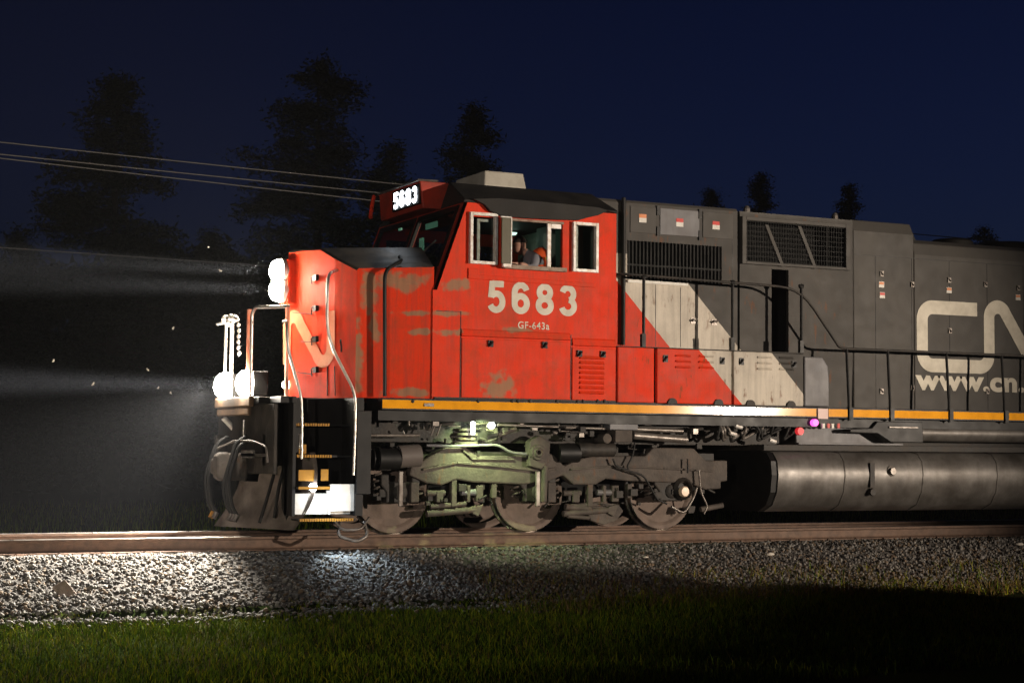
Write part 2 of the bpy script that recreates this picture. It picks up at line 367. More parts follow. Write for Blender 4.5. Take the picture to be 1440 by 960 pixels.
# unseen grassy mound added out of frame, crest shaped to shade the foreground
def hit(px, py):
    d = P(px, py, -1.0)-CAM
    for t in np.linspace(.4, 1.1, 1400):
        p = CAM+d*t
        if p.z <= ground_z(p.x, p.y): return p
    return p
tg = [(-200, 775), (250, 779), (500, 794), (700, 799), (790, 803), (850, 818), (950, 828), (1050, 824), (1200, 832), (1330, 846), (1500, 850), (1750, 852)]
crest = []
for px, py in tg:
    q_ = hit(px, py); crest.append(LAMP+(q_-LAMP)*.5)
crest = [crest[0]+(crest[0]-crest[1])*.8]+crest+[crest[-1]+(crest[-1]-crest[-2])*.8]
cc_ = []
for a, b in zip(crest, crest[1:]):
    for t in np.linspace(0, 1, 8, endpoint=False): cc_.append(a*(1-t)+b*t)
vs = []
for i, c in enumerate(cc_):
    c = c+Vector((0, 0, .035*mnoise.noise(Vector((i*.35, 0, 0)))))
    for dy, hz_ in ((-3.2, 0), (-2.2, .35), (-1.2, .8), (-.5, .97), (0, 1), (.5, .97), (1.2, .8), (2.2, .35), (3.2, 0)):
        vs.append((c.x+dy*.2, c.y+dy, -.85+(c.z+.85)*hz_))
mb = MB(); mb.add(vs, [(i*9+j, i*9+j+1, (i+1)*9+j+1, (i+1)*9+j) for i in range(len(cc_)-1) for j in range(8)])
tag(mb.build('shade_mound', gm, smooth=60), kind='structure')

# ------------------------------------------------------------------ track
track = empty('railway_track', 'single railway track with rusty sided, shiny topped rails under the locomotive', 'railway track')
rp = [(-.076, -.185), (.076, -.185), (.076, -.172), (.02, -.155), (.009, -.14), (.009, -.05), (.036, -.036), (.036, -.006), (.028, .0)]
rp = rp+[(-a, b) for a, b in rp[::-1][0:1]]+[(-.036, -.006), (-.036, -.036), (-.009, -.05), (-.009, -.14), (-.02, -.155), (-.076, -.172)]
for yc in (-.755, .755):
    mb = MB(); mb.prismx([(yc+a, b) for a, b in rp], -70, 110)
    mb.m = [0]*len(mb.m)
    for k, f in enumerate(mb.f):
        if len(f) == 4:
            zs = [mb.v[i][2] for i in f]
            if min(zs) > -.01: mb.m[k] = 1
    mb.build('rail', [M['rail'], M['railtop']], track)
for i, x in enumerate(fr(-9, 14, .52)):
    yj = random.uniform(-.03, .03); mb = MB(); mb.box(x-.11, x+.11, -1.28+yj, 1.28+yj, -.36, -.188); mb.build('tie', M['tie'], track, bevel=.012)
    if i < 50:
        for s in (-.755, .755): mb = MB(); mb.box(x-.09, x+.09, s-.15, s+.15, -.1875, -.182); mb.box(x-.05, x-.025, s-.1, s-.07, -.182, -.165); mb.box(x+.03, x+.05, s+.07, s+.1, -.182, -.165); mb.build('tie_plate', M['rail'], track)

# ------------------------------------------------------------------ LOCOMOTIVE
loco = empty('locomotive', 'red, white and dark grey diesel freight locomotive numbered 5683 with its headlights lit', 'locomotive')
YS = -1.53
def pieces(mb):
    n = len(mb.v); par = list(range(n))
    def find(a):
        while par[a] != a: par[a] = par[par[a]]; a = par[a]
        return a
    for f_ in mb.f:
        r0 = find(f_[0])
        for q_ in f_[1:]: par[find(q_)] = r0
    comp = {}
    for i in range(n): comp.setdefault(find(i), []).append(i)
    ks = list(comp); bbs = []
    for k in ks:
        a = np.array([mb.v[i] for i in comp[k]]); bbs.append([a.min(0)-.004, a.max(0)+.004])
    g = list(range(len(ks)))
    def gf(a):
        while g[a] != a: g[a] = g[g[a]]; a = g[a]
        return a
    for i in range(len(ks)):
        for j in range(i):
            if np.all(bbs[i][0] <= bbs[j][1]) and np.all(bbs[j][0] <= bbs[i][1]): g[gf(i)] = gf(j)
    gi = {ks[i]: gf(i) for i in range(len(ks))}
    groups = {}
    for fi, f_ in enumerate(mb.f): groups.setdefault(gi[find(f_[0])], []).append(fi)
    if len(groups) == 1: return [mb]
    out = []
    for fl in groups.values():
        m2 = MB(); mp = {}
        for fi in fl:
            for q_ in mb.f[fi]:
                if q_ not in mp: mp[q_] = len(m2.v); m2.v.append(mb.v[q_])
            m2.f.append(tuple(mp[q_] for q_ in mb.f[fi])); m2.m.append(mb.m[fi])
        out.append(m2)
    return out
def part(mb, name, m, parent=None, split=True, **k):
    if not split: return mb.build(name, m, parent or loco, **k)
    os_ = [p_.build(name, m, parent or loco, **k) for p_ in pieces(mb)]
    return os_[0]
def bx(x0, x1, y0, y1, z0, z1, name, m, parent=None, bevel=.008, **k):
    return part(MB().box(x0, x1, y0, y1, z0, z1), name, m, parent, bevel=bevel, **k)

# --- underframe and sills
bx(-1.75, 19.3, -1.0, 1.0, 1.22, 1.60, 'underframe', M['grime'])
for s in (-1, 1):
    y0, y1 = sorted((s*1.555, s*1.0)); bx(-.46, 19.0, y0, y1, 1.63, 1.79, 'side_sill', M['black'])
    mb = MB(); mb.box(-.46, 19, *sorted((s*1.44, s*1.30)), 1.50, 1.63); part(mb, 'sill_web', M['black'])
posts = [P(1196, 590, -1.56).x, P(1254, 590, -1.56).x, P(1337, 592, -1.56).x, P(1415, 594, -1.56).x]
xe = P(1148, 582, -1.56).x
def stripe(x0, x1, s=-1):
    mb = MB(); n = max(2, int((x1-x0)/.3)); zb, zt_ = 1.655, 1.765
    y = s*1.5585
    xsl = np.linspace(x0, x1, n)
    vs = [(x, y+s*random.uniform(0, .0015), zb) for x in xsl]+[(x, y+s*random.uniform(0, .0015), zt_) for x in xsl]
    mb.add(vs, [(i, i+1, i+1+n, i+n) for i in range(n-1)])
    return part(mb, 'sill_stripe', M['yellow'], smooth=80)
stripe(-.45, xe)
cur = posts[0]+.05
stripe(xe+.22, posts[0]-.05)
allposts = posts+[posts[-1]+1.05*k for k in range(1, 9)]
for a, b in zip(allposts, allposts[1:]): stripe(a+.05, b-.05)
bx(xe+.02, xe+.2, -1.575, -1.557, 1.62, 1.77, 'reflector_patch', mat('faded_pink_patch', (.75, .55, .5), .5), bevel=.003)
a = P(603, 569, -1.56); bx(a.x-.07, a.x+.07, -1.572, -1.560, a.z-.022, a.z+.022, 'builder_plate', M['pipe'], bevel=.003)

# --- nose
def nose_pt(y, z, top=False):
    """front surface of the V-shaped nose"""
    ay = abs(y)
    if ay < .95: x = -1.23+.347*ay
    else: x = -.90+(ay-.95)/.35*.17
    return (x, y, z)
ycol = [-1.30, -1.14, -.95, -.65, -.3, 0, .3, .65, .95, 1.14, 1.30]
def ztop(y):
    ay = abs(y); return 3.80 if ay <= .62 else 3.80-(ay-.62)/(1.3-.62)*.33
mb = MB(); n = len(ycol)
vs = [nose_pt(y, 1.79) for y in ycol]+[nose_pt(y, ztop(y)-.03) for y in ycol]
mb.add(vs, [(i, i+1, i+1+n, i+n) for i in range(n-1)], 0)
# rounded top edge then top surface back to the windshield
fr_ = [nose_pt(y, ztop(y)-.03) for y in ycol]
r2 = [(x+.03, y*.995, ztop(y)) for (x, y, z) in fr_]
def back(y):
    ay = abs(y); s = 1 if y > 0 else -1
    yy = s*min(ay*1.50/1.30, 1.50); z = 3.88 if ay <= .62 else 3.88-(ay-.62)/(1.3-.62)*.36
    return (.27+.36*(z-3.5), yy, z)
r3 = [back(y) for y in ycol]
mb.add(fr_+r2, [(i, i+1, i+1+n, i+n) for i in range(n-1)], 1)
mb.add(r2+r3, [(i, i+1, i+1+n, i+n) for i in range(n-1)], 1)
# sides
for s in (-1, 1):
    e = 0 if s < 0 else n-1
    A = fr_[e]; B = r2[e]; Cc = r3[e]
    mb.add([(A[0], A[1], 1.79), A, B, Cc, (.27, s*1.515, 3.2), (.27, s*1.515, 1.79)], [(0, 1, 2, 3, 4, 5)], 2)
part(mb, 'nose', [M['face_red'], M['nosetop'], M['nose_red']])
# centre door on the near half of the nose, hinges and latches
def NF(px, py, off=.012):                       # a point on the near V face seen at a pixel
    lo, hi = 0, -.95
    d = Fw*FPX+Rt*(px-720)+Up*(480-py)
    # plane x = -1.23-.347*y
    t = (-1.23-.347*CAM.y-CAM.x)/(d.x+.347*d.y); p = CAM+d*t
    nrm = Vector((-1, -.347, 0)).normalized(); return p+nrm*off
def ribbon(pts, wd, nrm, caps=True):
    """flat stroke of constant width along a 3D polyline lying in a plane"""
    pts = [Vector(p) for p in pts]; nrm = Vector(nrm).normalized(); vs = []
    for i, p in enumerate(pts):
        loop = (pts[0]-pts[-1]).length < 1e-5
        a = (p-pts[i-1]).normalized() if i else ((p-pts[-2]).normalized() if loop else (pts[1]-p).normalized())
        b = (pts[i+1]-p).normalized() if i < len(pts)-1 else ((pts[1]-p).normalized() if loop else a)
        sa, sb = nrm.cross(a), nrm.cross(b); m_ = (sa+sb).normalized(); k = 1/max(.5, m_.dot(sa))
        vs += [p+m_*wd/2*k, p-m_*wd/2*k]
    return vs, [(2*i, 2*i+1, 2*i+3, 2*i+2) for i in range(len(pts)-1)]
nN = Vector((-1, -.347, 0)).normalized()
lp = smooth_path([NF(404, 508), NF(404, 490), NF(405, 462), NF(414, 434), NF(452, 517), NF(467, 492), NF(467, 437)], 10)
# the wide noodle letter N
lp = [NF(404, 512), NF(404, 465)]
def arcN(cx, cy, rx, ry, a0, a1, k=12): return [NF(cx+rx*math.cos(R(a0+(a1-a0)*i/k)), cy-ry*math.sin(R(a0+(a1-a0)*i/k))) for i in range(k+1)]
lp = [NF(404.5, 512), NF(404.5, 470)]+arcN(414, 462, 9.5, 17, 180, 25)+arcN(455, 488, 11, 20, 205, 360)+[NF(466, 470), NF(466, 437)]
v, f = ribbon(lp, .17, nN)
M['faded'] = mat('faded_logo_paint', (.55, .20, .10), .5, dirt=(.5, .09, .04), dscale=5, damt=.5)
logo = part(MB().add(v, f), 'logo', M['faded'])
# the same letters mirrored on the far half: letter C
def NFF(u, z, off=.012):                        # far face, u from centre
    return Vector((-1.23+.347*u-off*.94, u+off*.32*0, z))
cpts = [NFF(.18, 2.82), NFF(.55, 2.82), NFF(.80, 2.80), NFF(.84, 2.55), NFF(.84, 2.35), NFF(.78, 2.10), NFF(.55, 2.06), NFF(.18, 2.06)]
v, f = ribbon(smooth_path(cpts), .125, (-1, .347, 0)); part(MB().add(v, f), 'logo', M['faded'])
mb = MB()
for (a, b) in (((432, 442), (404, 440)), ((447, 392), (441, 392)), ((432, 442), (432, 442))):
    pass
for py in (390, 433, 476, 519):
    c = NF(446, py, .03); mb.box(c.x-.02, c.x+.02, c.y-.07, c.y+.07, c.z-.045, c.z+.03)
    q = [NF(441, py+10, .03), NF(440, py, .03), NF(444, py-2, .04)]; mb.tube(q, .009, 6)
part(mb, 'hinge', M['black'])
mb = MB()
for a, b in (((412, 439), (440, 442)), ((424, 480), (440, 481)), ((416, 523), (440, 526)), ((461, 515), (461, 556)), ((471, 515), (472, 556))):
    mb.tube([NF(*a, .008), NF(*b, .008)], .007, 6)
part(mb, 'door_seam', M['black'])
c = NF(478, 487, .05); part(MB().tube([NF(480, 478), NF(484, 480, .06), NF(485, 488, .06), NF(481, 494)], .012, 8), 'grab_iron', M['black'])
# headlights on the nose centre
hc = [(-1.31, 0, 3.515), (-1.31, 0, 3.255)]
mb = MB(); mb.box(-1.29, -1.15, -.17, .17, 3.06, 3.68); part(mb, 'headlight_housing', M['face_red'], bevel=.03)
for x, y, z in hc:
    rim = MB().lathe([(.165, .05), (.172, .0), (.17, -.035), (.156, -.035)], (x, y, z), 'x', 28)
    o = part(rim, 'headlight', M['alu'], smooth=40)
    part(MB().lathe([(.158, -.03), (.152, -.08), (.128, -.13), (.078, -.16), (.001, -.17)], (x, y, z), 'x', 28), 'lens', M['lens'], o, smooth=60)
# marker lamp low on the nose
c = NF(405, 541, .03); o = part(MB().lathe([(.001, -.06), (.035, -.05), (.05, -.03), (.055, 0), (.055, .03)], (c.x, c.y, c.z), 'x', 20), 'marker_lamp', M['marker'], smooth=60)

# --- cab
def fx(z): return .25+.36*(z-3.2) if z > 3.2 else .25
ZB, ZE = 1.79, 4.41
W1 = (.775, 1.145, 3.60, 4.27); W2 = (1.255, 2.165, 3.60, 4.225); W3 = (2.315, 2.675, 3.575, 4.24)
XR = 3.0
def side_wall(s, name):
    xs_ = [None, .775, 1.145, 1.255, 2.165, 2.315, 2.675, XR]
    zs_ = [ZB, 3.2, 3.60, 4.225, ZE]
    mb = MB(); y0, y1 = s*1.53, s*1.47
    for j in range(len(zs_)-1):
        for i in range(len(xs_)-1):
            if j == 2 and i in (1, 3, 5): continue
            za, zb = zs_[j], zs_[j+1]
            xa0 = fx(za) if i == 0 else xs_[i]; xa1 = fx(zb) if i == 0 else xs_[i]; xb = xs_[i+1]
            a = [(xa0, y0, za), (xb, y0, za), (xb, y1, za), (xa0, y1, za)]; b = [(xa1, y0, zb), (xb, y0, zb), (xb, y1, zb), (xa1, y1, zb)]
            mb.hexa(a, b)
    return part(mb, name, [M['cab_red']])
cabL = side_wall(-1, 'cab_side'); side_wall(1, 'cab_side')
bx(XR-.05, XR, -1.47, 1.47, 1.79, 4.42, 'cab_rear_wall', M['greenwall'])
bx(.3, XR-.05, -1.465, 1.465, 2.28, 2.34, 'cab_floor', M['black'])
# front wall: grid in (y, z) on the sloped plane, two windshield openings
mb = MB(); yc = [-1.53, -1.40, -.06, .06, 1.40, 1.53]; zc = [3.22, 3.56, 4.36, 4.43, 4.755]
for j in range(4):
    for i in range(5):
        if j == 1 and i in (1, 3): continue
        za, zb = zc[j], zc[j+1]
        def yy(y, z): return y if z <= 4.42 else max(-1, min(1, y/1.53))*(.78+(1.53-.78)*max(0, (4.77-z))/.35) if abs(y) > .4 else y
        if j == 3:
            a = [(fx(za), yc[i], za), (fx(za), yc[i+1], za), (fx(za)+.05, yc[i+1], za), (fx(za)+.05, yc[i], za)]
            b = [(fx(zb), yy(yc[i], zb), zb), (fx(zb), yy(yc[i+1], zb), zb), (fx(zb)+.05, yy(yc[i+1], zb), zb), (fx(zb)+.05, yy(yc[i], zb), zb)]
        else:
            a = [(fx(za), yc[i], za), (fx(za), yc[i+1], za), (fx(za)+.05, yc[i+1], za), (fx(za)+.05, yc[i], za)]
            b = [(fx(zb), yc[i], zb), (fx(zb), yc[i+1], zb), (fx(zb)+.05, yc[i+1], zb), (fx(zb)+.05, yc[i], zb)]
        mb.hexa(a, b)
M['brow'] = mat('sooty_red_brow_paint', (.42, .035, .014), .5, dirt=(.13, .03, .02), dscale=3, damt=.8)
part(mb, 'cab_front', M['brow'])
for s in (-1, 1):
    ya, yb = sorted((s*.06, s*1.40)); za, zb = 3.56, 4.36
    g_ = MB().add([(fx(za)+.01, ya, za), (fx(za)+.01, yb, za), (fx(zb)+.01, yb, zb), (fx(zb)+.01, ya, zb)], [(0, 1, 2, 3)])
    o = part(g_, 'windshield', M['glass'])
    fb = MB(); t = .05
    def q(y0, y1, z0, z1): fb.hexa([(fx(z0)-.02, y0, z0), (fx(z0)-.02, y1, z0), (fx(z0)+.02, y1, z0), (fx(z0)+.02, y0, z0)], [(fx(z1)-.02, y0, z1), (fx(z1)-.02, y1, z1), (fx(z1)+.02, y1, z1), (fx(z1)+.02, y0, z1)])
    q(ya-.02, ya+t, za-.02, zb+.02); q(yb-t, yb+.02, za-.02, zb+.02); q(ya+t, yb-t, za-.02, za+t); q(ya+t, yb-t, zb-t, zb+.02)
    part(fb, 'windshield_frame', M['black'], o)
    wy = s*.75; part(MB().tube([(fx(3.6)-.05, wy+.35, 3.60), (fx(3.68)-.05, wy+.1, 3.72), (fx(3.95)-.04, wy-.32, 3.93)], .012, 8), 'wiper', M['pipe'])
# number board in its housing on the brow
mb = MB(); mb.hexa([(.41, -.78, 4.40), (.41, .78, 4.40), (.95, .78, 4.40), (.95, -.78, 4.40)], [(.37, -.76, 4.775), (.37, .76, 4.775), (.95, .76, 4.775), (.95, -.76, 4.775)])
part(mb, 'cab_brow', M['brow'], bevel=.015)
nbx = .365
part(MB().box(nbx, .42, -.745, .24, 4.46, 4.745), 'number_board', M['black'], bevel=.01)
# digit strokes, unit box .62 x 1
def el(cx, cz, rx, rz, a0, a1, k=22): return [(cx+rx*math.cos(R(a0+(a1-a0)*i/k)), cz+rz*math.sin(R(a0+(a1-a0)*i/k))) for i in range(k+1)]
DIG = {'5': [[(.56, .905), (.17, .905)], [(.175, .99), (.125, .47)], el(.30, .345, .215, .255, 140, -155)],
       '6': [el(.31, .325, .212, .232, 0, 360), [(.10, .33), (.10, .62)]+el(.31, .66, .21, .245, 180, 20)],
       '8': [el(.31, .30, .215, .208, 0, 360), el(.31, .71, .185, .188, 0, 360)],
       '3': [el(.29, .70, .195, .205, 165, -75), el(.29, .31, .22, .215, 80, -165)]}
def digits(text, place, stroke, nrm, mm, parent, name, adv=.80):
    for i, ch in enumerate(text):
        mb = MB()
        for k, st_ in enumerate(DIG[ch]):
            v, f = ribbon([place(i*adv+a, b, .001*k) for a, b in st_], stroke, nrm); mb.add(v, f)
        part(mb, name, mm, parent)
board = [o for o in loco.children if o.name.startswith('number_board')][-1]
nh = .225; nwid = .225
digits('5683', lambda u, v, o: Vector((nbx-.006-o, .17-u*nwid/.80, 4.49+v*nh)), .05, (-1, 0, 0), M['numlit'], board, 'lit_digit', .80)
# far pillar mirror / grab
part(MB().tube([PX(526, 276, .5), PX(523, 290, .45), PX(521, 306, .4)], .03, 8), 'pillar_mirror', M['face_red'])
# roof
prof = [(-1.545, 4.405), (-1.545, 4.445), (-.78, 4.78), (.78, 4.78), (1.545, 4.445), (1.545, 4.405)]
mb = MB(); nr = len(prof)
rows = []
for x0s, isf in ((0, 1), (1, 0)):
    rows.append([((fx(z)-.015 if isf else 3.02), y, z) for y, z in prof])
mb.add(rows[0]+rows[1], [(i, i+nr, (i+1) % nr+nr, (i+1) % nr) for i in range(nr)]+[tuple(range(nr)), tuple(range(2*nr-1, nr-1, -1))])
roof = part(mb, 'cab_roof', M['roof'], bevel=.012)
mb = MB(); mb.tube([(.36, .76, 4.785), (.36, -.74, 4.785), (.62, -.80, 4.78)], .016, 8); part(mb, 'roof_trim', M['pipe'], roof)
# drip hood over the side windows
dh = [PXZ(*p, -1.56) for p in ((664, 280), (680, 288), (688, 297), (704, 304), (735, 307), (777, 309), (812, 310), (826, 306), (840, 303), (852, 297), (864, 300), (840, 292), (760, 284), (700, 279))]
part(MB().prism(dh, -1.60, -1.532), 'drip_hood', M['roof'], roof, bevel=.006)
# air conditioner
mb = MB(); mb.hexa([(1.40, -.62, 4.80), (2.06, -.62, 4.80), (2.06, .5, 4.80), (1.40, .5, 4.80)], [(1.44, -.55, 5.03), (2.04, -.55, 5.03), (2.04, .45, 5.03), (1.44, .45, 5.03)])
part(mb, 'air_conditioner', mat('cream_box_paint', (.5, .47, .4), .5, dirt=(.3, .27, .22), dscale=4, damt=.6), bevel=.02)
bx(1.41, 2.05, -.66, .5, 4.775, 4.802, 'air_conditioner_base', M['roof'])
# windows of the cab side
def rect_frame(x0, x1, z0, z1, t, y0, y1):
    mb = MB(); mb.box(x0-t, x0, y0, y1, z0-t, z1+t); mb.box(x1, x1+t, y0, y1, z0-t, z1+t); mb.box(x0, x1, y0, y1, z0-t, z0); mb.box(x0, x1, y0, y1, z1, z1+t)
    for xx in np.linspace(x0, x1, 6):
        for zz in (z0-t/2, z1+t/2): mb.cyl((xx, y0+.002, zz), (xx, y0-.004, zz), .006, 6)
    return mb
def pane(x0, x1, z0, z1, y, name='window'): return part(MB().add([(x0, y, z0), (x1, y, z0), (x1, y, z1), (x0, y, z1)], [(0, 1, 2, 3)]), name, M['glass'])
w1 = pane(.80, 1.13, 3.62, 4.25, -1.515); part(rect_frame(.80, 1.12, 3.63, 4.235, .042, -1.585, -1.512), 'window_frame', M['alu'], w1, bevel=.005)
part(MB().box(.895, .935, -1.50, -1.47, 3.64, 4.20).box(.935, 1.06, -1.50, -1.47, 4.165, 4.20), 'sash', M['alu'], w1)
w3 = pane(2.33, 2.67, 3.60, 4.225, -1.515); part(rect_frame(2.345, 2.655, 3.605, 4.205, .042, -1.585, -1.512), 'window_frame', M['alu'], w3, bevel=.005)
part(MB().box(2.37, 2.415, -1.50, -1.47, 3.60, 4.20), 'sash', M['alu'], w3)
w2 = pane(1.99, 2.16, 3.61, 4.20, -1.505); part(MB().box(1.94, 1.995, -1.515, -1.48, 3.60, 4.215).box(1.995, 2.15, -1.515, -1.48, 4.14, 4.215), 'sash', M['alu'], w2, bevel=.004)
for nm, bxx in (('window_sill', (1.24, 2.19, -1.62, -1.47, 3.545, 3.60)), ('window_head', (1.24, 2.17, -1.555, -1.50, 4.20, 4.235))):
    part(MB().box(*bxx), nm, mat('worn_'+nm, (.33, .25, .19), .6, dirt=(.16, .08, .05), dscale=12, damt=.8), w2, bevel=.006)
# wind deflector ahead of the open window
d0, d1 = P(706, 305, -1.62).x, P(717, 305, -1.62).x
part(MB().box(d0-.02, d1+.0, -1.66, -1.635, 3.60, 4.22), 'wind_deflector', mat('olive_plate', (.09, .08, .045), .4), bevel=.006)
part(MB().box(d1, d1+.014, -1.665, -1.63, 3.60, 4.23).box(d0-.03, d1, -1.665, -1.63, 4.22, 4.235).box(d0-.0, d1, -1.68, -1.63, 3.56, 3.60), 'deflector_frame', M['alu'])
# ledge under the windows
led = [(.75, 3.53), (.75, 3.39), (2.66, 3.36), (2.66, 3.42), (.90, 3.45), (.90, 3.53)]
part(MB().prism(led, -1.55, -1.531), 'belt_ledge', M['cab_red'], bevel=.006)
# lower cab doors / lockers
d1_ = bx(.665, 2.285, -1.548, -1.531, 1.815, 2.60, 'locker_door', M['cab_red'])
d2_ = bx(2.315, 2.985, -1.548, -1.531, 1.815, 2.53, 'locker_door', M['cab_red'])
part(MB().prismx([(-1.531, 2.62), (-1.56, 2.63), (-1.545, 2.71), (-1.531, 2.72)], .665, 2.28), 'locker_lip', M['cab_red'])
part(MB().prismx([(-1.531, 2.55), (-1.56, 2.56), (-1.545, 2.64), (-1.531, 2.66)], 2.32, 2.99), 'locker_lip', M['cab_red'])
part(MB().box(.648, .658, -1.534, -1.531, 1.80, 2.95).box(2.295, 2.305, -1.534, -1.5315, 1.80, 2.70).box(.3, .66, -1.534, -1.531, 2.94, 2.948), 'panel_seam', M['black'])
for px, py in ((690, 483), (766, 485), (815, 497), (848, 498)):
    c = P(px, py, -1.56); part(MB().box(c.x-.035, c.x+.035, -1.575, -1.55, c.z-.045, c.z+.045).tube([(c.x-.02, -1.585, c.z-.03), (c.x+.02, -1.60, c.z+.03)], .01, 6), 'latch', M['black'])
mb = MB()
for k in range(8):
    z = 1.90+k*.068; mb.prismx([(-1.549, z), (-1.575, z+.006), (-1.549, z+.045)], 2.43, 2.80)
part(mb, 'louvre', M['cab_red'], d2_)
mb = MB()
for px in (580, 672, 720, 728, 745, 783, 812, 820, 840, 850): c = P(px, 565, -1.55); mb.lathe([(.001, -.02), (.022, -.016), (.026, 0)], (c.x, -1.55, c.z+.01), 'y', 8)
part(mb, 'bolt_head', M['black'])
part(MB().box(.28, 2.99, -1.556, -1.50, 1.79, 1.815), 'kick_strip', M['grime'])
# big digits on the cab side and the small class lettering
H = .425
def big(u, v, o): return Vector((1.035+u*.436, -1.5335-o, 2.955+v*H-(u*.436)*.0))
digits('5683', big, .088, (0, -1, 0), M['white'], cabL, 'number_digit', .83)
def text(s, size, loc, name, m, parent, bold=.02, rot=(R(90), 0, 0), sx=1, shear=0, spacing=1):
    cu = bpy.data.curves.new(name, 'FONT'); cu.body = s; cu.size = size; cu.offset = bold*size; cu.shear = shear; cu.space_character = spacing
    t_ = bpy.data.objects.new(name+'_t', cu); col.objects.link(t_)
    dg = bpy.context.evaluated_depsgraph_get(); me = bpy.data.meshes.new_from_object(t_.evaluated_get(dg))
    bpy.data.objects.remove(t_); bpy.data.curves.remove(cu)
    o = bpy.data.objects.new(name, me); me.materials.clear(); me.materials.append(m); col.objects.link(o)
    mw = Matrix.Translation(loc) @ (Matrix.Rotation(rot[2], 4, 'Z') @ Matrix.Rotation(rot[0], 4, 'X')) @ Matrix.Diagonal((sx, 1, 1, 1))
    me.transform(mw); o.parent = parent; return o
a = P(728, 461, -1.534); b = P(772, 461, -1.534)
o = text('GF-643a', .135, (a.x, -1.5345, P(728, 461.5, -1.534).z), 'class_lettering', M['white'], cabL, .012, spacing=1.1)
wx = max(v.co.x for v in o.data.vertices)-min(v.co.x for v in o.data.vertices); k = (b.x-a.x)/wx
for v in o.data.vertices: v.co.x = a.x+(v.co.x-a.x)*k

# --- interior of the cab
for px, py, w_, h_ in ((592, 342, .07, .12), (606, 316, .20, .05), (562, 322, .05, .02)):
    c = P(px, py, .1); part(MB().box(c.x, c.x+.02, c.y-w_, c.y+w_, c.z-h_, c.z+h_*.6), 'instrument_display', emit('instrument_glow', (.25, .62, .42), .16))
seat = part(MB().box(1.75, 2.2, -1.25, -.75, 2.85, 2.97).box(2.12, 2.24, -1.22, -.78, 2.97, 3.65).box(1.9, 2.0, -1.05, -.95, 2.34, 2.85), 'cab_seat', M['black'], bevel=.03)
part(MB().box(.9, 1.35, -1.3, -.2, 2.34, 3.42), 'control_desk', mat('desk_grey_green', (.12, .15, .12), .5), bevel=.03)
part(MB().box(1.0, 1.3, .1, 1.3, 3.0, 3.55), 'control_console', mat('console_grey', (.10, .12, .10), .5), bevel=.03)
part(MB().box(2.55, 2.70, -.3, .05, 3.35, 4.35).box(2.60, 2.72, -1.1, -.7, 3.4, 4.3), 'wall_cabinet', M['greenwall'], bevel=.02)
light('cab_lamp', 'POINT', (2.3, .5, 4.25), 1.0, (.62, 1, .78), shadow_soft_size=.08)
part(MB().lathe([(.001, -.04), (.06, -.03), (.08, 0)], (2.5, .75, 4.36), 'z', 16), 'cab_lamp_lens', emit('cab_lamp_glow', (.7, 1, .85), 1.2))

# --- hoods
def hoodbox(x0, x1, y, z0, z1, name, m, ch=.10):
    pr = [(-y, z0), (-y, z1-ch), (-y+ch, z1), (y-ch, z1), (y, z1-ch), (y, z0)]
    return part(MB().prismx(pr, x0, x1), name, m, bevel=.006)
xa = P(872, 300, -1.0).x; xg0, xg1 = P(882, 340, -1.0).x, P(1015, 350, -1.0).x
# section behind the cab (with the intake grille): walls around the opening
zh = 4.70
gz0, gz1 = P(945, 396, -1).z, P(945, 342, -1).z
mb = MB(); xb = P(1037, 300, -1.0).x
for s in (-1, 1):
    y0, y1 = sorted((s*1.0, s*.95))
    mb.box(3.0, xg0, y0, y1, 1.79, zh-.04); mb.box(xg1, xb, y0, y1, 1.79, zh-.04)
    mb.box(xg0, xg1, y0, y1, 1.79, gz0); mb.box(xg0, xg1, y0, y1, gz1, zh-.04)
part(mb, 'intake_hood', M['hood'])
part(MB().prismx([(-1.0, zh-.04), (-.97, zh), (.97, zh), (1.0, zh-.04)], 3.0, xb), 'intake_hood_roof', M['grey'])
bx(3.05, xb-.02, -.62, .62, 1.8, 4.6, 'engine_room_core', M['void'], bevel=0)
mb = MB()
for x in np.linspace(xg0+.04, xg1-.04, 26): mb.box(x-.011, x+.011, -.985, -.94, gz0, gz1)
mb.box(xg0, xg1, -.99, -.96, gz0+.20, gz0+.225)
part(mb, 'intake_grille', M['bars'])
part(MB().box(xg0, P(966, 396, -1).x, -1.035, -1.0, gz0-.05, gz0-.01), 'drip_ledge', M['whitepaint'])
# removable panels with warning decals
for (x0, x1, m_) in ((886, 922, M['grey']), (928, 983, M['lightgrey']), (988, 1030, M['grey'])):
    p0, p1 = P(x0, 300, -1.0).x, P(x1, 300, -1.0).x; pn = bx(p0, p1, -1.012, -1.001, 4.24, 4.62, 'hood_panel', m_, bevel=.004)
for px, py, mm in ((904, 307, 'orange_sign'), (956, 313, 'red_sign'), (1007, 317, 'red_sign')):
    c = P(px, py, -1.015); part(MB().box(c.x-.06, c.x+.06, -1.016, -1.0125, c.z+.005, c.z+.06), 'decal', M[mm]); part(MB().box(c.x-.06, c.x+.06, -1.016, -1.0125, c.z-.06, c.z+.0045), 'decal', M['whitepaint'])
mb = MB()
for px, py in ((926, 296), (926, 325), (985, 301), (985, 331)): c = P(px, py, -1.02); mb.box(c.x-.025, c.x+.025, -1.025, -1.0005, c.z-.07, c.z+.07)
part(mb, 'panel_hinge', M['black'])
# black drain pipe between cab and hood
c0 = P(877, 282, -1.04); part(MB().tube([(c0.x, -1.04, 4.72), (c0.x, -1.04, P(877, 485, -1.04).z)], .032, 12), 'drain_pipe', M['black'], smooth=60)
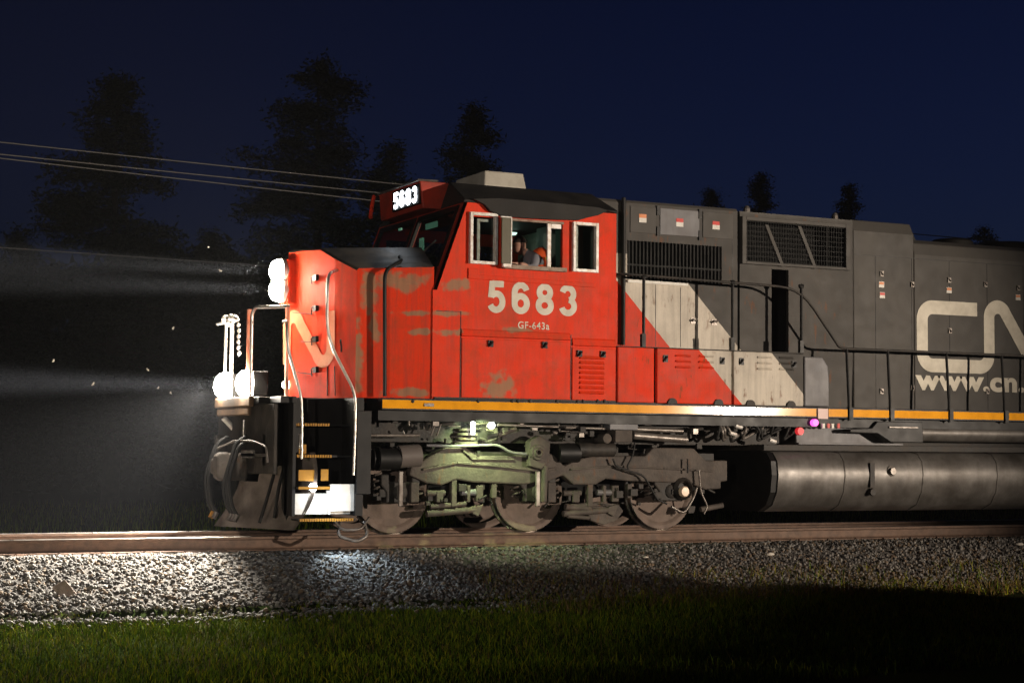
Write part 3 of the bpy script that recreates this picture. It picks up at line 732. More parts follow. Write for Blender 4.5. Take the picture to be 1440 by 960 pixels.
# hood doors: seams and knobs on the white/red part
mb = MB()
for px, y0, y1 in ((922, 400, 487), (957, 404, 488), (978, 408, 490), (1030, 300, 492)):
    a = P(px, y0, -1.0); b = P(px, y1, -1.0); mb.box(a.x-.004, a.x+.004, -1.003, -1.0005, b.z, a.z)
part(mb, 'panel_seam', M['black'])
for px, py in ((975, 451), (1004, 453)):
    c = P(px, py, -1.0); part(MB().tube([(c.x-.03, -1.0, c.z), (c.x-.03, -1.05, c.z), (c.x+.03, -1.06, c.z+.02), (c.x+.03, -1.0, c.z)], .013, 8).box(c.x-.045, c.x+.045, -1.008, -1.0005, c.z-.04, c.z+.04), 'door_handle', M['pipe'])

# dynamic brake section
xd = P(1199, 318, -1.0).x
dx0, dx1 = P(1042, 340, -1.0).x, P(1190, 340, -1.0).x; dz0, dz1 = P(1100, 373, -1).z, P(1100, 312, -1).z
ox0, ox1 = P(1085, 440, -1.0).x, P(1109, 440, -1.0).x; oz1 = P(1097, 379, -1).z
mb = MB(); zd = 4.64
for s in (-1, 1):
    y0, y1 = sorted((s*1.0, s*.94))
    mb.box(xb+.04, dx0, y0, y1, dz0, zd); mb.box(dx1, xd, y0, y1, dz0, zd); mb.box(dx0, dx1, y0, y1, dz1, zd)
    mb.box(xb+.04, ox0, y0, y1, 1.79, dz0); mb.box(ox1, xd, y0, y1, 1.79, dz0); mb.box(ox0, ox1, y0, y1, oz1, dz0)
part(mb, 'brake_hood', M['hood'])
part(MB().box(xb+.04, xd, -.995, .995, zd, zd+.03), 'brake_hood_roof', M['grey'])
bx(xb+.05, xd-.02, -.60, .60, 1.8, 4.6, 'brake_core', M['void'], bevel=0)
fg = MB(); t = .055
fg.box(dx0-.02, dx0+t, -1.07, -1.001, dz0-.02, dz1+.03); fg.box(dx1-t, dx1+.03, -1.07, -1.001, dz0-.02, dz1+.03); fg.box(dx0+t, dx1-t, -1.07, -1.001, dz1-t+.03, dz1+.03); fg.box(dx0+t, dx1-t, -1.07, -1.001, dz0-.02, dz0+.02)
grid = part(fg, 'brake_grid_frame', M['grey'], bevel=.006)
mb = MB()
for x in np.linspace(dx0+.06, dx1-.06, 40): mb.box(x-.004, x+.004, -1.02, -1.012, dz0, dz1)
for z in np.linspace(dz0+.03, dz1-.03, 9): mb.box(dx0+.05, dx1-.05, -1.03, -1.022, z-.004, z+.004)
part(mb, 'wire_mesh', M['bars'], grid)
mb = MB()
for (a, b) in (((1078, 316), (1101, 375)), ((1124, 318), (1147, 378))):
    p, q_ = P(*a, -1.045), P(*b, -1.045); mb.hexa([(p.x-.03, -1.05, p.z), (p.x+.03, -1.05, p.z), (p.x+.03, -1.034, p.z), (p.x-.03, -1.034, p.z)], [(q_.x-.03, -1.05, q_.z), (q_.x+.03, -1.05, q_.z), (q_.x+.03, -1.034, q_.z), (q_.x-.03, -1.034, q_.z)])
part(mb, 'grid_brace', M['grey'], grid)
part(MB().box(xb, xb+.04, -.97, .97, 1.79, 4.66), 'hood_joint', M['black'])
for px in (1050, 1174): c = P(px, 300, -.9); part(MB().lathe([(.05, -.05), (.05, .02), (.03, .06), (.001, .07)], (c.x, -.9, 4.71), 'z', 12), 'lifting_eye', M['pipe'])
# long hood
xs2 = P(1285, 330, -.97).x
part(MB().prismx([(-.97, 1.79), (-.97, 4.52), (-.88, 4.70), (.88, 4.70), (.97, 4.52), (.97, 1.79)], xd+.03, xs2), 'hood_riser', M['grey'], bevel=.02)
lh = part(MB().prismx([(-.97, 1.79), (-.97, 4.22), (-.93, 4.40), (-.80, 4.47), (.80, 4.47), (.93, 4.40), (.97, 4.22), (.97, 1.79)], xs2+.002, 19.0), 'long_hood', M['grey'], bevel=.015)
part(MB().hexa([(xs2, -.9, 4.44), (xs2+.10, -.9, 4.44), (xs2+.10, .9, 4.44), (xs2, .9, 4.44)], [(xs2, -.86, 4.68), (xs2+.01, -.86, 4.68), (xs2+.01, .86, 4.68), (xs2, .86, 4.68)]), 'hood_step_flange', M['black'])
mb = MB()
for px in (1137, 1232, 1283, 1336, 1389, 1440): x = P(px, 450, -.98).x; mb.box(x-.004, x+.004, -.9745, -.9712, 1.8, 4.15)
mb.box(xd+.05, 19, -.9745, -.9712, 4.15, 4.158)
for k in range(8): x = P(1440, 450, -.98).x+.8*(k+1); mb.box(x-.004, x+.004, -.9745, -.9712, 1.8, 4.15)
part(mb, 'panel_seam', M['black'])
mb = MB()
for px, py in ((1240, 385), (1240, 550), (1283, 400), (1335, 394), (1386, 400), (1432, 405), (1283, 545), (1336, 465), (1389, 550)):
    c = P(px, py, -.98); mb.box(c.x-.03, c.x+.03, -.99, -.9715, c.z-.04, c.z+.04); mb.tube([(c.x-.02, -.99, c.z+.03), (c.x+.01, -1.01, c.z-.02)], .01, 6)
part(mb, 'door_latch', M['pipe'])
for px, py, mm in ((1240, 400, 'orange_sign'), (1241, 415, 'red_sign'), (1335, 408, 'orange_sign'), (1432, 418, 'orange_sign')):
    c = P(px, py, -.98); part(MB().box(c.x-.05, c.x+.05, -.976, -.9722, c.z-.045, c.z+.045), 'decal', M['whitepaint']); part(MB().box(c.x-.045, c.x+.045, -.979, -.9765, c.z+.0, c.z+.038), 'decal', M[mm])
# engine exhaust and fans seen over the roofline
for x, r_ in ((10.2, .35), (11.3, .5), (12.6, .5), (14, .5)): part(MB().lathe([(r_, -.05), (r_, .12), (r_*.85, .16), (.001, .16)], (x, 0, 4.48), 'z', 28), 'roof_fan', M['roof'], smooth=40)
# noodle logo on the long hood and the web address
def LH(px, py, o=0): p = P(px, py, -.976); return Vector((p.x, -.976-o, p.z))
# metric: upright strokes .21 m wide
def zrow(px, f): return f
c0 = LH(1297, 480); 
xC0 = LH(1297, 480).x; xC1 = LH(1374, 434).x; zT = LH(1340, 433.5).z; zBt = LH(1340, 514.5).z
xN0 = LH(1391, 470).x
def arc2(cx, cz, r, a0, a1, k=10): return [(cx+r*math.cos(R(a0+(a1-a0)*i/k)), cz+r*math.sin(R(a0+(a1-a0)*i/k))) for i in range(k+1)]
rC = .20; WL = .215
pts = [(xC1, zT)]+arc2(xC0+rC, zT-rC, rC, 90, 180)+arc2(xC0+rC, zBt+rC, rC, 180, 270)+arc2(xN0-rC, zBt+rC, rC, 270, 360)+arc2(xN0+.18, zT-.12, .18, 180, 25, 14)
nx = pts[-1]; slope = 1.42
pts += [(nx[0]+.62, nx[1]-.62*slope)]+arc2(nx[0]+.62+.16, nx[1]-.62*slope+.02, .17, 215, 360)+[(nx[0]+.95, zT+.08)]
v, f = ribbon([Vector((x, -.9765, z)) for x, z in pts], WL, (0, -1, 0)); part(MB().add(v, f), 'logo', M['white'], lh)
a = LH(1290, 546); b = LH(1440, 549)
o = text('www.cn.ca', .42, (a.x, -.9765, a.z), 'web_address', M['white'], lh, .045, spacing=1.06)
# scale so that 'www.c' ends where it does in the photograph
wx = max(v_.co.x for v_ in o.data.vertices)-a.x; kk = 2.72/wx
for v_ in o.data.vertices: v_.co.x = a.x+(v_.co.x-a.x)*kk

# --- walkway lockers
def at5(px): return P(px, 540, -1.5).x
lk = []
for (p0, p1) in ((869, 920), (924, 1029), (1032, 1130)):
    o = bx(at5(p0), at5(p1), -1.5, -1.0, 1.80, 2.565, 'walkway_locker', M['locker'], bevel=.012); lk.append(o)
bx(at5(867), at5(1131), -1.49, -1.001, 2.567, 2.58, 'locker_lid', M['grime'], bevel=.003)
part(MB().box(at5(868), at5(1131), -1.45, -1.0, 1.79, 2.55), 'locker_core', M['black'])
x0, x1 = at5(1133), at5(1168); part(MB().prism([(x0, 1.80), (x0, 2.53), (x1-.12, 2.53), (x1-.02, 2.40), (x1, 2.2), (x1, 1.80)], -1.47, -1.0), 'sand_box', M['lightgrey'], bevel=.02)
mb = MB()
mbs = [MB(), MB()]
for li, pxs in ((0, ((941, 980), (976, 1010))), (1, ((1055, 1095), (1089, 1122)))):
    for (p0, p1) in pxs:
        for k, py in enumerate((500, 508, 516)):
            c = P((p0+p1)/2, py+(p0-940)*.02, -1.5); wdt = .075
            mbs[li].prismx([(-1.5005, c.z-.016), (-1.522, c.z-.012), (-1.5005, c.z+.018)], c.x-wdt*1.6, c.x+wdt*1.6)
part(mbs[0], 'louvre', M['locker'], lk[1]); part(mbs[1], 'louvre', M['locker'], lk[2])
for px, py, li in ((936, 504, 1), (1016, 507, 1), (1043, 508, 2), (1117, 512, 2)):
    c = P(px, py, -1.51); part(MB().box(c.x-.035, c.x+.035, -1.515, -1.501, c.z-.05, c.z+.05).tube([(c.x-.025, -1.52, c.z-.03), (c.x+.02, -1.535, c.z+.03)], .012, 6), 'latch', M['black'], lk[li])
mb = MB()
for px in (945, 1010, 1055, 1112):
    c = P(px, 572, -1.5); mb.lathe([(.075, -.02), (.075, 0)], (c.x, -1.502, 1.80), 'y', 20); mb.lathe([(.001, -.02), (.075, -.02)], (c.x, -1.502, 1.80), 'y', 20)
part(mb, 'locker_foot', M['grime'])

# --- handrails
def hr(name, pts, r=.017, m=None, Y=None, **k):
    q_ = [Vector(p) for p in pts]; return part(MB().tube(smooth_path(q_, 5), r, 10), name, m or M['black'], smooth=60, **k)
YH = -1.47
def HP(px, py): return P(px, py, YH)
zr = HP(1000, 395).z
a_, b_ = HP(880, 385), HP(1125, 405)
hr('handrail', [(3.06, -1.02, a_.z), (3.12, YH, a_.z), (b_.x, YH, b_.z), HP(1180, 488), (posts[0], YH, HP(1185, 490).z), (19, YH, HP(1185, 490).z)], .019, M['grime'])
zl = HP(1185, 490).z
for px in (905, 1030, 1127):
    p = HP(px, 485); part(MB().tube([(p.x, YH, 2.58), (p.x, YH, zr-.0)], .022, 10).box(p.x-.04, p.x+.02, YH-.03, YH+.03, 2.58, 2.76).lathe([(.03, -.03), (.034, 0), (.03, .03)], (p.x, YH, zr), 'x', 10), 'handrail_post', M['black'])
for x in allposts:
    part(MB().tube([(x, -1.52, 1.60), (x, -1.52, 1.9), (x, YH, zl)], .021, 10).box(x-.035, x+.035, -1.585, -1.50, 1.62, 1.80), 'handrail_post', M['black'])
# nose grab pipe
c1 = PX(520, 362, -.15)
hr('grab_iron', [(-.10, -1.22, 3.66), (-.12, -1.33, 3.60), P(541, 380, -1.50), P(541, 470, -1.50), P(541, 557, -1.50)], .026)
# stainless rails at the step well
hr('step_handrail', [P(474, 380, -1.05), P(461, 385, -1.5), P(459.5, 474, -1.52), P(500, 553, -1.56), P(499.5, 600, -1.56), P(497, 668, -1.56)], .02, M['steel'])
hr('step_handrail', [PX(398, 452, -1.3), P(403, 452, -1.5), P(405, 490, -1.52), P(424, 558, -1.56), P(425, 600, -1.56), P(424, 645, -1.56)], .018, M['steel'])

# --- front platform, steps, pilot
bx(-1.92, -.74, -.98, .98, 1.70, 1.785, 'front_platform', M['black'])
for s in (-1, 1): bx(-1.78, -1.57, *sorted((s*1.0, s*1.45)), 1.70, 1.785, 'front_platform', M['black'])
part(MB().box(-1.99, -1.921, -.80, .80, 1.66, 1.80).box(-1.98, -1.93, -.72, .72, 1.55, 1.66), 'anticlimber', mat('amber_lip', (.13, .075, .04), .6, dirt=(.05, .04, .03), dscale=6, damt=.7), bevel=.02)
bx(-1.80, -1.74, -1.25, 1.25, .80, 1.695, 'pilot_plate', M['grime'])
# step well, near and far side
for s in (-1, 1):
    ys0, ys1 = sorted((s*1.0, s*1.55))
    part(MB().box(-1.60, -1.56, *sorted((s*1.0, s*1.42)), .28, 1.70), 'step_side', M['black']); part(MB().box(-.80, -.70, ys0, ys1, .28, 1.78), 'step_side', M['black'])
    part(MB().box(-1.56, -.80, *sorted((s*.98, s*1.02)), .28, 1.78), 'step_back', M['black'])
    for k, (z, dep) in enumerate(((1.42, .30), (1.02, .40), (.62, .48), (.22, .55))):
        st_ = part(MB().box(-1.56, -.80, *sorted((s*1.0, s*(1.0+dep))), z, z+.025), 'step', M['black'])
        yo = s*(1.0+dep)
        ed = MB()
        for x in np.linspace(-1.54, -1.10 if k < 3 else -.85, 14 if k < 2 else 22): ed.box(x, x+.022, *sorted((yo, yo+s*.012)), z-.005, z+.03)
        part(ed, 'step_edge', M['yellowstep'], st_)
for (x0, x1, z0, z1, y) in ((-1.52, -1.30, .72, .86, -1.42), (-1.22, -1.12, .72, .87, -1.42), (-1.50, -1.40, 1.06, 1.18, -1.36)):
    bx(x0, x1, y, y+.02, z0, z1, 'step_marking', M['yellowstep'], bevel=.004)
# bottom step box, painted white and lit by its own lamp
part(MB().box(-1.56, -.82, -1.42, -1.40, .30, .56), 'step_riser', M['whitepaint'])
part(MB().box(-1.12, -.80, -1.50, -1.48, .34, .68).box(-1.14, -1.12, -1.50, -1.40, .30, .60), 'step_plate', M['whitepaint'])
o = part(MB().lathe([(.001, -.04), (.04, -.03), (.05, .0), (.05, .03)], (-1.33, -1.45, .64), 'y', 16), 'step_lamp', M['stepled'], smooth=60)
light('step_lamp_light', 'POINT', (-1.18, -1.70, .43), 9, (.80, .90, 1), shadow_soft_size=.04)
light('step_lamp_beam', 'SPOT', (-1.10, -1.62, .30), 95, (.66, .84, 1), (-.95, -1.98, -.3), spot_size=R(104), spot_blend=.7, shadow_soft_size=.04)
part(MB().box(-.80, -.60, -1.57, -1.45, .55, 1.62), 'step_guard', M['black'], bevel=.01)
hr('brake_pipe_loop', [(-.95, -1.4, .20), (-1.0, -1.48, .02), (-.75, -1.5, -.05), (-.6, -1.48, .02), (-.62, -1.4, .2)], .022, M['pipe'])
hr('brake_pipe_loop', [(-1.05, -1.45, .22), (-.95, -1.5, .10), (-.70, -1.5, .10), (-.55, -1.4, .25)], .018, M['pipe'])
# snow plough, curved mouldboard
mb = MB(); nu, nv = 24, 10; vs = []; vb = []
for j in range(nv+1):
    for i in range(nu+1):
        u = -1+2*i/nu; v_ = j/nv; y = u*(1.40+.06*math.sin(v_*math.pi)); z = .10+v_*.98
        xb_, xt = -2.30, -1.92; c = -.0
        x = xb_+(xt-xb_)*v_**1.0 + .20*math.sin(v_*math.pi)*.6 + abs(u)*(.62-.12*v_)
        vs.append((x, y, z)); vb.append((x+.025, y, z))
n1 = nu+1
fs = [(j*n1+i, j*n1+i+1, (j+1)*n1+i+1, (j+1)*n1+i) for j in range(nv) for i in range(nu)]
# notch round the coupler
fs = [f_ for f_ in fs if not (vs[f_[0]][2] > .66 and abs(sum(vs[k_][1] for k_ in f_)/4) < .32)]
mb.add(vs, fs); mb.add(vb, fs)
part(mb, 'snow_plough', mat('plough_steel', (.20, .165, .14), .6, dirt=(.11, .09, .075), dscale=5, damt=.8, bump=.2), smooth=60)
part(MB().box(-1.60, -1.56, -1.2, -1.1, .2, 1.05).box(-1.80, -1.5, -.9, -.8, .9, 1.3).box(-1.95, -1.5, .8, .9, .9, 1.3), 'plough_bracket', M['grime'])
part(MB().box(-1.98, -1.78, -.95, -.45, 1.02, 1.06).box(-1.98, -1.95, -.95, -.45, 1.0, 1.10), 'pilot_step', M['pipe'])
# coupler
CX = .30
mb = MB(); mb.box(-2.25+CX, -1.6, -.13, .13, .78, 1.0)
mb.prismx([(-.2, .70), (-.2, 1.06), (.2, 1.06), (.2, .70)], -2.48+CX, -2.22+CX)
cp = part(mb, 'coupler', M['truck'], bevel=.04)
part(MB().prism([(-2.66+CX, .74), (-2.66+CX, 1.02), (-2.60+CX, 1.07), (-2.48+CX, 1.07), (-2.48+CX, .70), (-2.60+CX, .70)], -.24, -.04), 'knuckle', M['truck'], cp, bevel=.03)
part(MB().prism([(-2.62+CX, .78), (-2.62+CX, .98), (-2.48+CX, 1.0), (-2.48+CX, .76)], .06, .22), 'guard_arm', M['truck'], cp, bevel=.03)
hr('uncoupling_lever', [(-2.3, -.05, 1.12), (-2.12, -.2, 1.22), (-2.08, -.9, 1.22), (-2.05, -1.35, 1.15), (-2.05, -1.42, .95)], .014, M['pipe'])
# hoses
for y, L in ((-.42, 0), (-.55, .05), (.40, 0), (-.30, .12), (.55, .05)):
    o = hr('air_hose', [(-2.02, y, 1.28-L), (-2.16, y, 1.20-L), (-2.30, y-.02, .75-L), (-2.26, y-.08, .38), (-2.20, y-.12, .26)], .024, M['rubber'])
    part(MB().tube([(-2.20, y-.12, .27), (-2.24, y-.12, .19)], .035, 8), 'hose_coupling', M['yellowstep'] if y == .55 else M['pipe'], o)
hr('air_hose', [P(377, 650, -1.0), P(366, 690, -1.1), P(352, 735, -1.05)], .022, M['rubber']); hr('air_hose', [P(388, 650, -1.0), P(378, 690, -1.1), P(373, 728, -1.05)], .022, M['rubber'])
for px, py in ((308, 595), (383, 590)):
    c = P(px, py, .6 if px < 350 else -.9); part(MB().tube([(c.x-.06, c.y, c.z+.08), (c.x+.10, c.y, c.z-.08)], .04, 10), 'receptacle', M['alu'])
hr('release_handle', [P(331, 590, -.2), P(330, 612, -.2), P(331, 625, -.2)], .022, M['steel'])
hr('release_handle', [P(409, 610, -1.4), P(408, 628, -1.45), P(414, 634, -1.45)], .014, M['steel'])
part(MB().tube([P(370, 582, -.6), P(370, 598, -.6)], .03, 8), 'angle_cock', M['red_sign'])
for o_ in loco.children:
    if o_.name.split('.')[0] in ('coupler', 'air_hose', 'uncoupling_lever', 'receptacle', 'release_handle'): o_.location.x += .12
    if o_.name.split('.')[0] == 'snow_plough': o_.location.x += .10
_before = set(loco.children)
# ditch lights with housings
dl = []
for y in (-.50, .50):
    x, z = -1.90, 1.965
    o = part(MB().box(x-.0, x+.20, y-.17, y+.17, z-.16, z+.16).box(x+.05, x+.12, y-.05, y+.05, 1.78, z-.16), 'ditch_light', M['black'], bevel=.03)
    part(MB().lathe([(.182, .0), (.182, -.04), (.166, -.10), (.125, -.145), (.065, -.17), (.001, -.178)], (x, y, z), 'x', 28), 'lens', M['ditchlens'], o, smooth=60)
    dl.append((x, y, z))
# front handrails on the platform
orange = mat('orange_primer_post', (.75, .22, .12), .5, dirt=(.6, .4, .3), dscale=8, damt=.6)
hr('platform_handrail', [(-2.02, -.72, 1.8), (-2.02, -.72, 2.86), (-1.98, -.74, 2.95), (-1.55, -.85, 2.97)], .022, M['steel'])
part(MB().box(-2.04, -1.99, -.62, -.57, 1.79, 2.93), 'platform_post', orange); part(MB().box(-1.60, -1.56, -.88, -.82, 1.79, 2.96), 'platform_post', orange)
hr('platform_handrail', [(-2.02, .45, 1.8), (-2.02, .45, 2.75), (-2.0, .5, 2.83), (-1.98, 1.0, 2.84)], .02, M['whitepaint'])
hr('platform_handrail', [(-2.04, .10, 1.8), (-2.04, .10, 2.80), (-2.03, .18, 2.9), (-2.0, .42, 2.9)], .026, M['whitepaint'])
mb = MB()
for k in range(7): c = Vector((-2.05+.01*math.sin(k), -.18-.02*k, 2.82-.075*k)); mb.lathe([(.018, -.02), (.036, 0), (.018, .02)], c, 'x', 10)
part(mb, 'safety_chain', M['whitepaint'])
for y, z in ((.30, 2.86), (.12, 2.80), (-.10, 2.84)): part(MB().lathe([(.02, -.06), (.05, -.03), (.055, .02), (.02, .06)], (-2.07, y, z), 'y', 10), 'jumper_plug', M['whitepaint'])
for o_ in set(loco.children)-_before:
    if o_.name.startswith('ditch') or o_.name.startswith('lens'): continue
    o_.location.x += .07

# --- fuel tank, reservoirs and the clutter between sill and tank
tp = [(-1.18, 1.15), (-1.36, 1.12), (-1.47, 1.0), (-1.50, .8), (-1.46, .55), (-1.34, .36), (-1.12, .26)]
tp = tp+[(-a, b) for a, b in tp[::-1]]
mb = MB(); mb.prismx(tp, 5.72, 12.6); tk = part(mb, 'fuel_tank', M['tank'], smooth=50)
part(MB().prismx([(a*.985, b+.0) for a, b in tp], 5.62, 5.72), 'tank_end', M['black'], tk)
bx(5.6, 12.6, -1.30, 1.30, 1.15, 1.24, 'tank_top_rail', M['grime'])
for xk in (6.9, 8.35, 9.8, 11.3):                 # weld bands following the tank section
    part(MB().tube([(xk, a*1.001, b) for a, b in tp[:7]], .011, 6), 'weld_band', M['tank'], tk, smooth=60)
part(MB().box(7.35, 7.43, -1.515, -1.49, .62, .98).lathe([(.001, -.03), (.05, -.03), (.06, 0)], (7.39, -1.50, .55), 'y', 16), 'sight_gauge', M['grime'], tk)
part(MB().lathe([(.001, -.05), (.05, -.05), (.055, -.01), (.08, 0), (.08, .03)], (7.75, -1.50, .86), 'y', 18), 'filler_cap', M['pipe'], tk, smooth=40)
part(MB().cyl((8.0, -1.28, 1.44), (12.4, -1.28, 1.44), .135, 28), 'air_reservoir', M['tank'], smooth=40)
xr0, xr1 = P(1140, 610, -1.25).x, P(1245, 610, -1.25).x
part(MB().box(xr0-.25, xr1, -1.24, -1.20, 1.25, 1.60), 'grey_shroud', M['lightgrey'], bevel=.01)
part(MB().box(xr0-.25, xr1+.3, -1.30, -1.24, 1.245, 1.275), 'shroud_flange', M['lightgrey'], bevel=.005)
a, b = P(1190, 604, -1.4), P(1292, 604, -1.4)
part(MB().prism([(a.x, a.z+.01), (a.x+.4, a.z+.03), (a.x+.5, 1.60), (b.x, 1.60), (b.x, 1.29), (a.x+.75, 1.29), (a.x+.5, 1.42), (a.x, a.z-.04)], -1.50, -1.30), 'filler_bracket', M['black'], bevel=.01)
bx(a.x+.7, b.x-.1, -1.52, -1.501, 1.50, 1.53, 'bracket_edge', M['pipe'])
part(MB().cyl(P(1146, 594, -1.5)+Vector((0, -.02, 0)), P(1146, 594, -1.5)+Vector((0, .05, 0)), .05, 16), 'indicator_lamp', M['pinkled'])
part(MB().cyl(P(1125, 606, -1.5)+Vector((0, -.02, 0)), P(1125, 606, -1.5)+Vector((0, .05, 0)), .055, 16), 'marker_lens', M['redglow'])
for k, px in enumerate((1158, 1165, 1171, 1179)): c = P(px, 598, -1.5); part(MB().box(c.x-.025, c.x+.02, -1.51, -1.49, c.z-.04, c.z+.03), 'valve_tag', M['whitepaint'] if k % 2 == 0 else M['red_sign'])
# pipes under the sill
pr_ = [((560, 583), (640, 590), .02), ((505, 612), (590, 612), .022), ((700, 597), (860, 603), .018), ((740, 590), (850, 592), .014), ((780, 586), (900, 590), .014),
       ((890, 612), (965, 618), .055), ((890, 603), (960, 606), .03), ((900, 592), (1010, 596), .035), ((650, 585), (760, 588), .02), ((960, 588), (1130, 590), .02)]
for (a, b, r_) in pr_:
    part(MB().tube([P(*a, -1.30), P(*b, -1.30)], r_, 12), 'air_pipe', M['pipe'], smooth=60)
random.seed(11)
mb1, mb2 = MB(), MB()
for k in range(85):
    px = random.uniform(545, 1125); py = random.uniform(584, 612) if px < 860 or px > 960 else random.uniform(584, 598)
    c = P(px, py, random.uniform(-1.38, -1.15)); t_ = random.random(); tg = mb1 if random.random() < .6 else mb2
    if t_ < .35: tg.box(c.x-.03*random.uniform(.6, 2), c.x+.04, c.y-.03, c.y+.04, c.z-.03, c.z+.04*random.uniform(.5, 1.5))
    elif t_ < .7: tg.tube([c, c+Vector((random.uniform(-.05, .05), 0, random.uniform(.06, .16)))], random.uniform(.008, .02), 8)
    else: tg.tube([c, c+Vector((random.uniform(.06, .25), 0, random.uniform(-.02, .02)))], random.uniform(.01, .03), 8)
part(mb1, 'sill_fitting', M['grime'], bevel=.004); part(mb2, 'sill_fitting', M['pipe'], bevel=.004)
for k in range(12):
    px = random.uniform(1000, 1120); a = P(px, 590, -1.3); b = P(px+random.uniform(-10, 25), random.uniform(608, 625), -1.35); c = P(px+random.uniform(20, 45), random.uniform(588, 600), -1.25)
    hr('brake_hose', [a, (a+b)/2+Vector((0, -.08, 0)), b, (b+c)/2, c], random.uniform(.012, .024), M['rubber'] if k % 3 else M['pipe'])
for px, py in ((1026, 608), (1082, 618), (1034, 598)): c = P(px, py, -1.42); part(MB().tube([c, c+Vector((.11, 0, -.03))], .028, 10), 'bright_fitting', M['alu'])
bx(P(856, 600, -1.35).x, P(896, 600, -1.35).x, -1.38, -1.05, 1.42, 1.63, 'damper_bracket', M['lightgrey'], bevel=.01)
part(MB().box(P(866, 600, -1.35).x, P(890, 600, -1.35).x, -1.34, -1.1, 1.25, 1.42).cyl((2.97, -1.36, 1.30), (2.97, -1.1, 1.30), .07, 16), 'damper_mount', M['truck'], bevel=.01)

# --- trucks
def TP(px, py, Y=-1.10): return PXZ(px, py, Y)
def make_truck():
    root = bpy.data.objects.new('truck', None); col.objects.link(root); root.parent = loco
    fo = [TP(*p) for p in ((574, 668), (577, 656), (600, 643), (632, 625), (652, 627), (668, 640), (722, 641), (760, 632), (778, 640), (792, 655), (812, 645), (842, 640), (905, 641), (917, 629), (974, 630), (990, 647), (1021, 647), (1021, 676), (1012, 677), (1012, 687), (990, 688), (968, 679), (880, 676), (850, 673), (836, 681), (805, 681), (790, 668), (768, 677), (735, 681), (664, 678), (640, 674), (620, 682), (598, 679))]
    mb = MB(); mb.prism(fo, -1.14, -.98)
    p_ = part(mb, 'side_frame', M['truck'], root, bevel=.022)
    # raised casting ribs
    def rib(pts, w_, d=.03):
        m_ = MB(); 
        for a, b in zip(pts, pts[1:]):
            A, B = TP(*a), TP(*b); dx, dz = B[0]-A[0], B[1]-A[1]; L = math.hypot(dx, dz); nx_, nz_ = -dz/L*w_, dx/L*w_
            m_.prism([(A[0]+nx_, A[1]+nz_), (B[0]+nx_, B[1]+nz_), (B[0]-nx_, B[1]-nz_), (A[0]-nx_, A[1]-nz_)], -1.14-d, -1.139)
        return m_
    part(rib([(592, 660), (640, 650), (700, 655), (760, 662), (780, 658)], .018), 'casting_rib', M['truck'], root, bevel=.01)
    part(rib([(800, 660), (860, 655), (930, 658), (1000, 662)], .014), 'casting_rib', M['truck'], root, bevel=.01)
    part(rib([(648, 632), (662, 645), (720, 646)], .012), 'casting_rib', M['truck'], root, bevel=.01)
    mb = MB(); mb.prism([(x, z) for x, z in fo], .98, 1.14); part(mb, 'side_frame', M['truck'], root, bevel=.02)
    for wx_ in (0.0, 2.03, 4.16):
        prf = [(.001, .02), (.11, .02), (.115, -.06), (.15, -.065), (.30, -.015), (.42, -.02), (.455, -.045), (.465, -.05), (.515, -.05), (.525, -.04), (.532, .03), (.553, .05), (.55, .085), (.515, .09), (.46, .06)]
        for s in (-1, 1):
            mb = MB(); q_ = [(r_, s*(-h_)) if s < 0 else (r_, h_*1.0) for r_, h_ in prf]
            # profile heights: negative is outboard
            q_ = [(r_, (h_ if s < 0 else -h_)) for r_, h_ in prf]
            mb.lathe(q_, (wx_, s*.775, .533), 'y', 64)
            n_ = 64; mb.m = [1 if 8*n_ <= k < 11*n_ else 0 for k in range(len(mb.f))]
            part(mb, 'wheel', [M['wheel'], M['tread']], root, smooth=30)
        part(MB().cyl((wx_, -.98, .533), (wx_, .98, .533), .09, 20), 'axle', M['grime'], root)
        for s in (-1, 1):
            y0, y1 = sorted((s*.90, s*1.10))
            bxo = part(MB().box(wx_-.20, wx_+.20, y0, y1, .42, .70).prism([(wx_-.28, .66), (wx_-.16, .52), (wx_-.16, .80), (wx_-.28, .80)], y0, y1).prism([(wx_+.28, .66), (wx_+.16, .52), (wx_+.16, .80), (wx_+.28, .80)], y0, y1), 'axle_box', M['grime'], root, bevel=.02)
            part(MB().lathe([(.001, -.03), (.075, -.03), (.10, -.01), (.10, .03)], (wx_, s*1.10, .56), 'y', 24) if s < 0 else MB().lathe([(.001, .03), (.075, .03), (.10, .01), (.10, -.03)], (wx_, 1.10, .56), 'y', 24), 'axle_cap', M['grime'], root, smooth=40)
        # springs above the boxes
        for dx_ in (-.30, .30):
            pts = [(wx_+dx_+.06*math.cos(t_*2*math.pi*4), -1.0+.06*math.sin(t_*2*math.pi*4), .48+.34*t_) for t_ in np.linspace(0, 1, 60)]
            part(MB().tube(pts, .016, 6), 'coil_spring', M['truck'], root, smooth=60)
    part(MB().box(-.6, 4.9, -.55, .55, .55, 1.15), 'traction_motor', M['void'], root, bevel=0)
    part(MB().box(-.75, 5.0, -.90, -.62, .85, 1.10), 'inner_frame', M['grime'], root)
    # brake cylinders
    part(MB().cyl(P(522, 645, -1.12), P(560, 645, -1.12), .14, 24).cyl(P(530, 645, -1.16), P(534, 645, -1.16), .155, 24), 'brake_cylinder', M['black'], root, smooth=40)
    part(MB().cyl(P(560, 642, -1.12), P(589, 640, -1.12), .15, 24), 'brake_cylinder', mat('dull_grey_cylinder', (.13, .11, .10), .5), root, smooth=40)
    part(MB().cyl(P(783, 637, -1.12), P(812, 637, -1.12), .13, 24), 'brake_cylinder', M['black'], root, smooth=40)
    part(MB().cyl(P(812, 632, -1.15), P(862, 632, -1.15), .10, 24), 'brake_cylinder', M['grime'], root, smooth=40)
